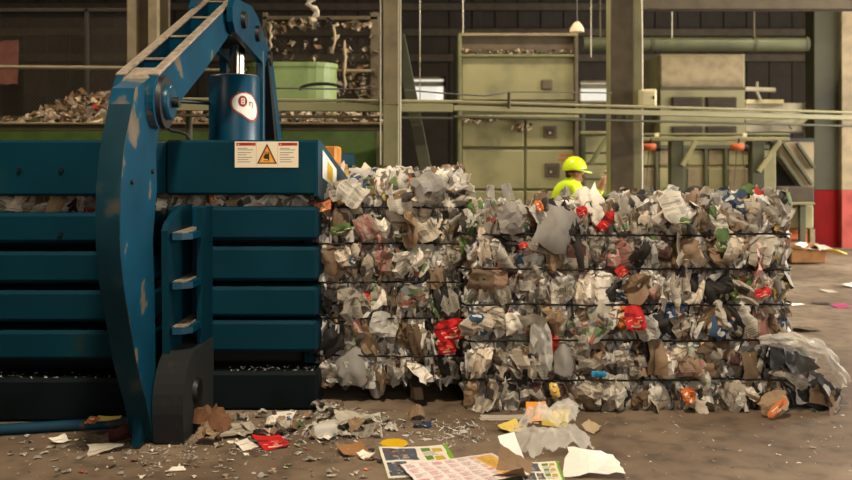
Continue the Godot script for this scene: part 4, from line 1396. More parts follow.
	one_tube("lamp_shade", M.lamp_shade, dl, [lp, lp + Vector3(0, 0.04, 0), lp + Vector3(0, 0.09, 0), lp + Vector3(0, 0.12, 0)], [0.085, 0.08, 0.05, 0.02], 16)
	one_tube("cord", M.hose, dl, [lp + Vector3(0, 0.12, 0), Vector3(lp.x, HALL_H, lp.z)], 0.007, 5)
	# stair frame between container and column
	var sf := thing("steel_platform", "small steel platform frame between the container and the broad column", "platform", at(594, 263, 11.8) * Vector3(1, 0, 1))
	one_slab("deck", M.olive_light, sf, 580, 612, 131, 134, 11.7, 0.6)
	one_slab("leg", M.olive_dark, sf, 581, 585, 105, 257, 11.75, 0.07)
	one_bar("brace", M.olive_steel, sf, at(609, 134, 11.7), at(590, 165, 11.7), 0.05, 0.05)
	for y in [152.0, 163.0, 178.0, 195.0]:
		one_slab("rung", M.olive_dark, sf, 585, 610, y, y + 2, 11.85, 0.05)
	one_slab("back_panel", M.olive_light, sf, 585, 614, 136, 255, 12.2, 0.05)
	# round duct under the roof
	var du := thing("round_duct", "long grey-green round duct hanging under the dark roof", "duct", at(722, 44, 12.3))
	one_tube("duct_pipe", M.duct, du, [at(583, 43.5, 12.3), at(640, 44, 12.3), at(808, 44.5, 12.3)], 6.6 * 12.3 / F, 20)
	for px in [652.0, 754.0, 806.0]:
		one_tube("duct_collar", M.olive_dark, du, [at(px - 1.5, 44, 12.3), at(px + 1.5, 44, 12.3)], 7.2 * 12.3 / F, 20)
	var hang := at(754, 38, 12.3)
	one_tube("hanger", M.brown_steel, du, [hang, Vector3(hang.x, HALL_H, hang.z)], 0.012, 5)
	hang = at(600, 38, 12.3)
	one_tube("hanger", M.brown_steel, du, [hang, Vector3(hang.x, HALL_H, hang.z)], 0.012, 5)
	# beige plant cabinet with dark louvre panels
	var dk := 12.9
	var cb := thing("plant_cabinet", "tall beige-green cabinet with dark panels below the round duct", "cabinet", at(702, 248, dk) * Vector3(1, 0, 1) + Vector3(0, 0, -0.6))
	one_slab("body", M.olive_light, cb, 660, 745, 54, 245, dk + 0.04, 1.2, 0.01)
	one_slab("upper_panel", M.beige_steel, cb, 661, 744, 55, 87, dk, 0.05, 0.01)
	one_slab("seam", M.brown_steel, cb, 660, 745, 87.5, 90, dk + 0.02, 0.03, 0.004)
	for q in [[672.0, 703.0, 97.0, 110.0], [706.5, 737.0, 97.0, 110.0], [672.0, 703.0, 126.0, 136.0], [706.5, 737.0, 126.0, 136.0]]:
		var v := one_slab("dark_panel", M.vent_dark, cb, q[0], q[1], q[2], q[3], dk + 0.01, 0.04, 0.01)
		for k in 4:
			one_slab("louvre", M.vent_dark, v, q[0] + 2, q[1] - 2, q[2] + 2 + k * 2.3, q[2] + 3.2 + k * 2.3, dk - 0.01, 0.03, 0.004)
	# electrical box and pale units
	var eb := thing("switch_box", "pale square electrical box fixed to the broad column's edge", "box", at(649, 107, 9.2))
	one_slab("case", M.box_white, eb, 641.5, 657, 89, 107, 9.1, 0.16, 0.012)
	one_slab("door", M.box_white, eb, 643, 655.5, 90.5, 105.5, 9.09, 0.02, 0.006)
	one_slab("latch", M.dark_steel, eb, 653, 654.5, 96, 99, 9.08, 0.02, 0.002)
	var pu := thing("pale_housing", "pale boxy housing with a bright lid to the right of the beige cabinet", "housing", at(778, 248, 13.6) * Vector3(1, 0, 1))
	one_slab("body", M.pale_metal, pu, 745, 811, 103, 132, 13.3, 0.9, 0.01)
	one_slab("lid", M.box_white, pu, 746, 784, 99.5, 104, 13.25, 0.9, 0.006)
	one_slab("corner_post", M.box_white, pu, 807, 812, 102, 246.05, 13.26, 0.1, 0.006)
	one_slab("leg", M.olive_dark, pu, 748, 752, 132, 248, 13.3, 0.1, 0.006)
	one_tube("pipe", M.pale_metal, pu, [at(745, 89, 13.2), at(775, 90, 13.2)], 0.035, 8)
	one_tube("pipe", M.pale_metal, pu, [at(757, 82, 13.2), at(757, 92, 13.2), at(761, 101, 13.2)], 0.02, 8)
	# hoist frame with two orange motors
	var dh := 10.6
	var hf := thing("hoist_gantry", "olive steel frame with diagonal braces behind the long bale's top", "frame", at(714, 268, dh) * Vector3(1, 0, 1))
	one_slab("cross_beam", M.olive_light, hf, 640, 790, 137, 141, dh, 0.12)
	one_slab("cross_beam", M.olive_steel, hf, 640, 790, 133, 135.5, dh + 0.3, 0.1)
	for q in [[671.0, 684.0], [752.0, 765.0]]:
		one_slab("post", M.olive_dark, hf, q[0], q[1], 141, 262, dh + 0.02, 0.14)
	one_slab("post", M.olive_light, hf, 764, 776, 150, 262, dh + 0.12, 0.1)
	for q in [[696.0, 141.0, 682.0, 166.0], [780.0, 141.0, 758.0, 172.0], [745.0, 122.0, 790.0, 117.0], [806.0, 118.0, 790.0, 128.0]]:
		one_bar("brace", M.olive_light, hf, at(q[0], q[1], dh), at(q[2], q[3], dh), 0.05, 0.05)
	for px in [651.0, 739.0]:
		var s := "left" if px < 700 else "right"
		var mo := thing("hoist_motor", "orange hoist motor hanging beside the broad column" if s == "left" else "orange hoist motor hanging near the diagonal brace and cabinet", "motor", at(px, 141, dh - 0.1))
		one_tube("motor_case", M.motor_orange, mo, [at(px - 8, 147, dh - 0.12), at(px - 7, 147, dh - 0.12), at(px + 4, 147, dh - 0.12), at(px + 5, 147, dh - 0.12)], [0.03, 0.042, 0.042, 0.03], 12)
		one_tube("gear_case", M.dark_steel, mo, [at(px + 5, 148, dh - 0.12), at(px + 9, 148, dh - 0.12)], 0.04, 10)
		one_tube("hanger", M.dark_steel, mo, [at(px, 147, dh - 0.08), at(px, 139, dh - 0.03)], 0.014, 6)
		one_slab("switch", M.box_white, mo, px + 4, px + 8, 133, 137, dh - 0.08, 0.04, 0.004)
		for dx in [-2.0, 3.0]:
			one_tube("chain", M.brown_steel, mo, [at(px + dx, 147, dh - 0.12), at(px + dx * 2.4, 186, dh - 0.12)], 0.006, 5)
	# panelled partition behind the frame
	var dp := 12.55
	var pt := thing("panel_partition", "low partition of olive steel panels with dark uprights", "partition", at(715, 244, dp) * Vector3(1, 0, 1))
	var edges := [641.0, 657.0, 685.0, 706.0, 726.0, 752.0, 780.0, 800.0]
	for i in edges.size() - 1:
		one_slab("panel", M.olive_light if i % 2 == 0 else M.beige_steel, pt, edges[i] + 1.5, edges[i + 1] - 1.0, 149, 166, dp, 0.06, 0.02)
		one_slab("panel", M.olive_light if i % 2 else M.beige_steel, pt, edges[i] + 1.5, edges[i + 1] - 1.0, 168, 242, dp, 0.06, 0.02)
	for e in edges:
		one_slab("upright", M.olive_dark, pt, e - 1.5, e + 1.5, 145, 243, dp - 0.05, 0.1, 0.006)
	one_slab("cap_rail", M.olive_dark, pt, 640, 802, 145, 149, dp - 0.06, 0.12, 0.006)
	# chute with slanting stiffeners
	var cu := thing("steel_chute", "beige steel chute with slanting dark stiffeners beside the red-footed column", "chute", at(797, 250, 12.0) * Vector3(1, 0, 1))
	one_slab("back_plate", M.black, cu, 771, 814, 138, 202, 12.1, 0.05, 0.005)
	var cp0 := []
	for q in [[781.0, 142.0], [814.0, 142.0], [814.0, 187.0], [803.0, 187.0], [780.0, 156.0]]:
		var v := at(q[0], q[1], 11.9)
		cp0.append(Vector2(v.x, v.y))
	st = new_st()
	prism(st, PackedVector2Array(cp0), Vector3(0, 0, -12.1), Vector3(1, 0, 0), Vector3.UP, Vector3(0, 0, 0.2))
	commit(st, "side_plate", M.beige_steel, cu)
	for q in [[783.0, 143.0, 812.0, 185.0], [797.0, 143.0, 814.0, 168.0], [780.0, 156.0, 803.0, 188.0]]:
		one_bar("stiffener", M.olive_dark, cu, at(q[0], q[1], 11.86), at(q[2], q[3], 11.86), 0.05, 0.04)
	one_slab("hopper", M.vent_dark, cu, 777, 814, 187, 202, 11.5, 0.5, 0.01)
	one_slab("ledge", M.olive_light, cu, 776, 815, 202, 205, 11.45, 0.5, 0.01)
	one_slab("hopper_front", M.olive_light, cu, 778, 814, 205, 229, 11.6, 0.4, 0.02)
	one_slab("gusset", M.olive_dark, cu, 800, 806, 205, 260, 11.52, 0.06, 0.004)
	one_slab("leg", M.olive_dark, cu, 778, 783, 229, 259, 11.6, 0.08, 0.004)
	one_slab("leg", M.beige_steel, cu, 810, 815, 229, 259, 11.55, 0.08, 0.004)
	# boxes on the floor at the far right
	var ob := thing("cardboard_box", "orange cardboard box on the floor under the steel chute", "box", at(797, 262, 11.8) * Vector3(1, 0, 1))
	one_slab("body", M.cardboard_orange, ob, 778, 811, 232, 256.5, 11.8, 0.35, 0.006)
	one_slab("flap", M.cardboard_orange, ob, 780, 812, 230, 232.5, 11.75, 0.2, 0.003)
	one_slab("hand_hole", M.vent_dark, ob, 792, 799, 239, 242, 11.795, 0.02, 0.002)
	var kb := thing("cardboard_box", "flattened brown cardboard box lying before the red column foot", "box", at(812, 263, 11.0) * Vector3(1, 0, 1))
	one_slab("body", M.cardboard_plain, kb, 791, 826, 249, 263, 10.9, 0.5, 0.012)
	st = new_st()
	bar(st, at(792, 248.5, 10.9), at(806, 243, 11.2), 0.3, 0.012, 0.003)
	commit(st, "flap", M.cardboard_plain, kb)
	st = new_st()
	bar(st, at(826, 249, 10.9), at(836, 253, 11.0), 0.3, 0.012, 0.003)
	commit(st, "flap", M.yellow_sheet, kb)
	rng.seed = 31
	for q in [[806.0, 246.0, "white_paper_0", "white crumpled sheet lying on the flattened brown box"], [823.0, 247.0, "white_paper_1", "grey crumpled sheet at the right edge of the flattened box"], [815.0, 248.0, "dark_paper_0", "dark scrap lying on the flattened brown box"]]:
		var o := paper_part(self, numbered("paper_scrap"), M[q[2]], Transform3D(facing(Vector3(0.1, 1, 0.4), 0.4).scaled_local(Vector3(0.2, 0.16, 0.1)), at(q[0], q[1], 10.95)), sheet(70 + int(q[0]), 5, 0.3, 0.2, 0.2))
		tag(o, q[3], "paper")
	var rb := paper_part(self, numbered("crumpled_sack"), M.dark_paper_0, Transform3D(facing(Vector3(0.1, 0.4, 1), 0.3).scaled_local(Vector3(0.2, 0.13, 0.2)), on_floor(791, 264) + Vector3(0, 0.06, 0)), sheet(88, 6, 0.5, 0.4, 0.2))
	tag(rb, "dark crumpled sack on the floor in front of the cardboard boxes", "sack")

# a wire mesh: crossing thin bars in one mesh, past counting
func mesh_panel(t: Node, x0: float, x1: float, y0: float, y1: float, d: float, step: float) -> void:
	var st := new_st()
	var w := x1 - x0
	var h := y1 - y0
	var k := -h
	while k < w:
		for s in [1.0, -1.0]:
			# a line at 45 degrees, clipped to the panel
			var u0 := maxf(k, 0.0)
			var u1 := minf(k + h, w)
			if u1 - u0 > 1.0:
				var a := at(x0 + u0, (y0 + (u0 - k)) if s > 0 else (y1 - (u0 - k)), d)
				var b := at(x0 + u1, (y0 + (u1 - k)) if s > 0 else (y1 - (u1 - k)), d)
				tube(st, [a, b], 0.0035, 3, false)
		k += step
	commit(st, "mesh_wires", M.beam_brown, t).set_meta("kind", "stuff")

# ------------------------------------------------------------------ the worker
# bones: [a, b, radius a, radius b, colour]; their tapered capsules are joined smoothly and meshed as surface nets
func blob(st: SurfaceTool, bones: Array, cell: float, k: float) -> void:
	var lo := Vector3.ONE * 1e6
	var hi := -lo
	for b in bones:
		for e in [[b[0], b[2]], [b[1], b[3]]]:
			lo = lo.min(e[0] - Vector3.ONE * (e[1] + cell * 3))
			hi = hi.max(e[0] + Vector3.ONE * (e[1] + cell * 3))
	var n := Vector3i(((hi - lo) / cell).ceil()) + Vector3i.ONE
	var f := PackedFloat32Array()
	f.resize(n.x * n.y * n.z)
	f.fill(1.0)
	for b in bones:
		var pa: Vector3 = b[0]
		var ab: Vector3 = b[1] - pa
		var l2 := maxf(ab.length_squared(), 1e-9)
		var m := Vector3.ONE * (maxf(b[2], b[3]) + k + cell * 2)
		var i0 := Vector3i(((pa.min(b[1]) - m - lo) / cell).floor()).clamp(Vector3i.ZERO, n - Vector3i.ONE)
		var i1 := Vector3i(((pa.max(b[1]) + m - lo) / cell).ceil()).clamp(Vector3i.ZERO, n - Vector3i.ONE)
		for z in range(i0.z, i1.z + 1):
			for y in range(i0.y, i1.y + 1):
				for x in range(i0.x, i1.x + 1):
					var p := lo + Vector3(x, y, z) * cell - pa
					var t := clampf(p.dot(ab) / l2, 0.0, 1.0)
					var dd := (p - ab * t).length() - lerpf(b[2], b[3], t)
					var id := x + n.x * (y + n.y * z)
					var o := f[id]
					var hh := maxf(k - absf(o - dd), 0.0) / k
					f[id] = minf(o, dd) - hh * hh * k * 0.25
	var verts := {}
	var offs := [0, 1, n.x, n.x + 1, n.x * n.y, n.x * n.y + 1, n.x * n.y + n.x, n.x * n.y + n.x + 1]
	for z in n.z - 1:
		for y in n.y - 1:
			for x in n.x - 1:
				var id := x + n.x * (y + n.y * z)
				var mask := 0
				for c in 8:
					if f[id + offs[c]] < 0.0: mask |= 1 << c
				if mask == 0 or mask == 255: continue
				var sum := Vector3.ZERO
				var cnt := 0
				for e in [[0, 1], [2, 3], [4, 5], [6, 7], [0, 2], [1, 3], [4, 6], [5, 7], [0, 4], [1, 5], [2, 6], [3, 7]]:
					var va := f[id + offs[e[0]]]
					var vb := f[id + offs[e[1]]]
					if (va < 0.0) != (vb < 0.0):
						var ca := Vector3(e[0] & 1, (e[0] >> 1) & 1, e[0] >> 2)
						var cb := Vector3(e[1] & 1, (e[1] >> 1) & 1, e[1] >> 2)
						sum += ca.lerp(cb, va / (va - vb))
						cnt += 1
				verts[id] = lo + (Vector3(x, y, z) + sum / cnt) * cell
	var steps := [1, n.x, n.x * n.y]
	for id in verts:
		var x: int = id % n.x
		var y: int = (id / n.x) % n.y
		var z: int = id / (n.x * n.y)
		var pos := [x, y, z]
		for ax in 3:
			var u := (ax + 1) % 3
			var v := (ax + 2) % 3
			if pos[u] == 0 or pos[v] == 0: continue
			var s0 := f[id] < 0.0
			if s0 == (f[id + steps[ax]] < 0.0): continue
			var q := [id, id - steps[u], id - steps[u] - steps[v], id - steps[v]]
			if not (verts.has(q[1]) and verts.has(q[2]) and verts.has(q[3])): continue
			var out := Vector3.ZERO
			out[ax] = 1.0 if s0 else -1.0
			for t in [[0, 1, 2], [0, 2, 3]]:
				var a: Vector3 = verts[q[t[0]]]
				var b: Vector3 = verts[q[t[1]]]
				var c: Vector3 = verts[q[t[2]]]
				if (a - c).cross(a - b).dot(out) < 0.0:
					var s := b
					b = c
					c = s
				for w in [a, b, c]:
					st.set_smooth_group(1)
					st.set_color(nearest(bones, w))
					st.add_vertex(w)

func nearest(bones: Array, p: Vector3) -> Color:
	var best := 1e9
	var col := Color.WHITE
	for b in bones:
		var ab: Vector3 = b[1] - b[0]
		var t := clampf((p - b[0]).dot(ab) / maxf(ab.length_squared(), 1e-9), 0.0, 1.0)
		var d: float = (p - b[0] - ab * t).length() - lerpf(b[2], b[3], t)
		if d < best:
			best = d
			col = b[4]
	return col

func build_worker() -> void:
	var d := 10.1
	var o := at(570, 0, d) * Vector3(1, 0, 1)          # crouching, back half turned to the camera, facing right
	var P := func(x: float, y: float, z: float) -> Vector3: return o + Vector3(x, y, z)
	var hv := Color(0.60, 0.78, 0.015)
	var trouser := Color(0.03, 0.035, 0.05)
	var skin := Color(0.30, 0.13, 0.075)
	var boot := Color(0.02, 0.016, 0.014)
	var person := thing("person", "crouching worker in a lime yellow jacket and hard hat with one gloved hand raised", "person", o)
	var head: Vector3 = P.call(0.055, 1.105, 0.0)
	var ls: Vector3 = P.call(-0.02, 0.94, 0.16)
	var rs: Vector3 = P.call(0.07, 0.94, -0.17)
	var bones := [
		[P.call(-0.13, 0.42, 0.0), P.call(-0.08, 0.62, 0.0), 0.175, 0.17, hv], [P.call(-0.08, 0.62, 0.0), P.call(-0.02, 0.86, 0.0), 0.17, 0.175, hv],
		[P.call(-0.02, 0.66, 0.07), P.call(0.0, 0.88, 0.08), 0.11, 0.12, hv], [P.call(-0.02, 0.66, -0.07), P.call(0.02, 0.88, -0.08), 0.11, 0.12, hv],
		[ls, rs, 0.075, 0.075, hv], [P.call(0.01, 0.92, 0.0), P.call(0.03, 1.01, 0.0), 0.085, 0.06, hv],
		[P.call(0.03, 0.99, 0.0), head + Vector3(0, -0.06, 0), 0.055, 0.055, skin],
		# left arm hangs down before the knee, right arm reaches forward and up
		[ls, P.call(0.08, 0.70, 0.24), 0.066, 0.055, hv], [P.call(0.08, 0.70, 0.24), P.call(0.28, 0.62, 0.16), 0.052, 0.04, hv],
		[rs, P.call(0.27, 0.83, -0.16), 0.066, 0.053, hv], [P.call(0.27, 0.83, -0.16), P.call(0.34, 0.90, -0.12), 0.05, 0.046, hv], [P.call(0.34, 0.90, -0.12), P.call(0.385, 1.01, -0.08), 0.038, 0.034, skin],
		# thighs forward, shins down to boots
		[P.call(-0.13, 0.40, 0.1), P.call(0.27, 0.50, 0.15), 0.11, 0.075, trouser], [P.call(0.27, 0.50, 0.15), P.call(0.06, 0.11, 0.14), 0.068, 0.05, trouser],
		[P.call(-0.13, 0.40, -0.1), P.call(0.27, 0.50, -0.15), 0.11, 0.075, trouser], [P.call(0.27, 0.50, -0.15), P.call(0.06, 0.11, -0.14), 0.068, 0.05, trouser],
		[P.call(0.03, 0.06, 0.14), P.call(0.22, 0.05, 0.16), 0.056, 0.046, boot], [P.call(0.03, 0.06, -0.14), P.call(0.22, 0.05, -0.16), 0.056, 0.046, boot],
	]
	var st := new_st()
	blob(st, bones, 0.02, 0.05)
	# the head in a finer grid: skull, jaw, nose, brow, lips, ears, eyes
	var fd := Vector3(1, 0, 0)
	var hb := [
		[head + Vector3(-0.015, 0.03, 0), head + Vector3(0.015, 0.03, 0), 0.085, 0.078, skin], [head + Vector3(0.02, -0.04, 0), head + Vector3(0.05, -0.075, 0), 0.06, 0.035, skin],
		[head + Vector3(0.09, 0.0, 0), head + Vector3(0.11, -0.03, 0), 0.01, 0.015, skin], [head + Vector3(0.082, 0.02, 0.03), head + Vector3(0.082, 0.02, -0.03), 0.013, 0.013, skin],
		[head + Vector3(0.075, -0.062, 0.018), head + Vector3(0.075, -0.062, -0.018), 0.011, 0.011, Color(0.32, 0.10, 0.08)],
		[head + Vector3(-0.005, -0.02, 0.082), head + Vector3(-0.01, 0.02, 0.086), 0.012, 0.016, skin], [head + Vector3(-0.005, -0.02, -0.082), head + Vector3(-0.01, 0.02, -0.086), 0.012, 0.016, skin],
		[head + Vector3(0.078, 0.002, 0.032), head + Vector3(0.08, 0.002, 0.032), 0.012, 0.012, Color(0.7, 0.68, 0.64)], [head + Vector3(0.078, 0.002, -0.032), head + Vector3(0.08, 0.002, -0.032), 0.012, 0.012, Color(0.7, 0.68, 0.64)],
		[head + Vector3(-0.05, -0.01, 0.0), head + Vector3(-0.055, -0.05, 0.0), 0.055, 0.045, Color(0.03, 0.018, 0.01)],
	]
	blob(st, hb, 0.008, 0.012)
	commit(st, "body", M.body, person)
	# hard hat with ridge, brim and dark band
	var hat := []
	var hr := []
	for k in 9:
		var a := PI * 0.5 * k / 8.0
		hat.append(head + Vector3(-0.005 - 0.012 * sin(a), 0.040 + 0.145 * sin(a), 0))
		hr.append(maxf(0.136 * cos(a), 0.004))
	var helmet := one_tube("hard_hat", M.helmet_yellow, person, hat, hr, 24)
	st = new_st()
	var brim := PackedVector2Array()
	for k in 32:
		var a := TAU * k / 32.0
		var reach := 0.136 + 0.06 * pow(maxf(0.0, cos(a)), 2.0)
		brim.append(Vector2(cos(a) * reach, sin(a) * 0.136))
	prism(st, brim, head + Vector3(-0.005, 0.034, 0), Vector3(0.98, -0.19, 0), Vector3(0, 0, 1), Vector3(0, 0.012, 0))
	commit(st, "brim", M.helmet_yellow, helmet)
	st = new_st()
	bar(st, head + Vector3(-0.075, 0.14, 0), head + Vector3(0.045, 0.145, 0), 0.03, 0.075, 0.012)
	commit(st, "ridge", M.helmet_yellow, helmet)
	one_tube("head_band", M.dark_red_scrap, helmet, [head + Vector3(-0.004, 0.034, 0), head + Vector3(-0.002, 0.008, 0)], [0.105, 0.1], 20)
	# collar of the jacket
	one_tube("collar", M.helmet_yellow, person, [P.call(0.015, 0.985, 0), P.call(0.03, 1.035, 0)], [0.09, 0.078], 16)
	# gloves: palm, thumb and four fingers each
	var gl := Color(0.42, 0.31, 0.22)
	for h in [[P.call(0.385, 1.01, -0.08), Vector3(0.30, 0.95, 0.1), Vector3(-0.9, 0.3, 0.3), 0.75], [P.call(0.28, 0.62, 0.16), Vector3(0.9, -0.4, -0.1), Vector3(0.3, 0.9, -0.2), 0.35]]:
		var w: Vector3 = h[0]
		var up: Vector3 = h[1].normalized()
		var side: Vector3 = (h[2] - up * h[2].dot(up)).normalized()
		var curl := up.cross(side).normalized()
		var hbones := [[w, w + up * 0.03, 0.035, 0.034, Color(0.5, 0.22, 0.18)]]
		for i in 4:
			var off := (i - 1.5) * 0.024
			hbones.append([w + up * 0.03 + side * off * 0.8, w + up * 0.10 + side * off, 0.021, 0.017, gl])
			var ln: float = [0.034, 0.042, 0.039, 0.030][i]
			var k0 := w + up * 0.10 + side * off
			var k1: Vector3 = k0 + (up * 0.6 + curl * h[3]).normalized() * ln
			var k2: Vector3 = k1 + (up * -0.2 + curl * 1.0).normalized() * ln * 0.75
			hbones.append([k0, k1, 0.0135, 0.0125, gl])
			hbones.append([k1, k2, 0.0125, 0.011, gl])
		var t0 := w + up * 0.035 + side * 0.034
		hbones.append([t0, t0 + (side * 0.8 + up * 0.5 + curl * 0.4).normalized() * 0.045, 0.014, 0.012, gl])
		hbones.append([t0 + (side * 0.8 + up * 0.5 + curl * 0.4).normalized() * 0.045, t0 + (side * 0.55 + up * 0.9 + curl * 0.9).normalized() * 0.075, 0.012, 0.010, gl])
		st = new_st()
		blob(st, hbones, 0.005, 0.006)
		commit(st, "glove", M.body, person)

# ------------------------------------------------------------------ the floor litter
# a sheet lying on the floor, its lowest point just above it
func litter(called: String, label: String, category: String, m: Material, p: Vector3, size: Vector3, yaw: float, tilt: Vector2, mesh: Mesh, group := "") -> MeshInstance3D:
	var o := MeshInstance3D.new()
	o.name = numbered(called)
	o.mesh = mesh
	o.material_override = m
	var bs := (Basis(Vector3.UP, yaw) * Basis.from_euler(Vector3(-PI / 2 + tilt.x, tilt.y, 0))).scaled_local(size)
	var low := 1e9
	for v in Transform3D(bs, Vector3.ZERO) * (mesh.surface_get_arrays(0)[Mesh.ARRAY_VERTEX] as PackedVector3Array):
		low = minf(low, v.y)
	add_child(o, true)
	o.transform = Transform3D(bs, Vector3(p.x, 0.003 - low, p.z))
	tag(o, label, category, group)
	return o

func flyer_texture(pink: bool) -> ImageTexture:
	var w := 320
	var h := 256
	var r := RandomNumberGenerator.new()
	r.seed = 5 if pink else 6
	var im := Image.create(w, h, false, Image.FORMAT_RGB8)
	im.fill(Color(0.86, 0.83, 0.76) if not pink else Color(0.86, 0.82, 0.79))
	if pink:
		for j in 6:
			for i in 7:
				var x := 8 + i * 44
				var y := 10 + j * 41
				im.fill_rect(Rect2i(x, y, 40, 1), Color(0.75, 0.25, 0.35))
				for l in 6:
					im.fill_rect(Rect2i(x + 2, y + 5 + l * 5, r.randi_range(14, 36), 2), Color(0.45, 0.36, 0.36) if r.randf() < 0.6 else Color(0.78, 0.2, 0.34))
				if r.randf() < 0.25:
					im.fill_rect(Rect2i(x + 4, y + 8, 28, 14), Color(0.75, 0.2, 0.36).lerp(Color(0.86, 0.8, 0.74), 0.3 + r.randf() * 0.6))
		im.fill_rect(Rect2i(250, 20, 60, 220), Color(0.86, 0.68, 0.30))
		for l in 24:
			im.fill_rect(Rect2i(256, 26 + l * 9, r.randi_range(20, 48), 3), Color(0.5, 0.34, 0.16))
	else:
		im.fill_rect(Rect2i(300, 0, 20, h), Color(0.45, 0.62, 0.16))
		for q in [[14, 16, 150, 100], [14, 130, 90, 110], [116, 140, 60, 90]]:
			im.fill_rect(Rect2i(q[0], q[1], q[2], q[3]), Color(0.30, 0.32, 0.36))
			for k in 26:
				var c: Color = [Color(0.14, 0.14, 0.15), Color(0.6, 0.6, 0.58), Color(0.45, 0.25, 0.18), Color(0.38, 0.4, 0.42), Color(0.6, 0.52, 0.44)][r.randi() % 5]
				im.fill_rect(Rect2i(q[0] + r.randi_range(0, q[2] - 24), q[1] + r.randi_range(0, q[3] - 20), r.randi_range(6, 24), r.randi_range(4, 20)), c)
		for q in [[190, 20], [190, 90], [190, 160]]:
			im.fill_rect(Rect2i(q[0], q[1], 44, 30), Color(0.36, 0.50, 0.18))
			im.fill_rect(Rect2i(q[0] + 52, q[1] + 6, 40, 34), Color(0.75, 0.62, 0.2))
			for l in 7:
				im.fill_rect(Rect2i(q[0], q[1] + 36 + l * 5, r.randi_range(50, 96), 2), Color(0.4, 0.4, 0.38))
	return ImageTexture.create_from_image(im)

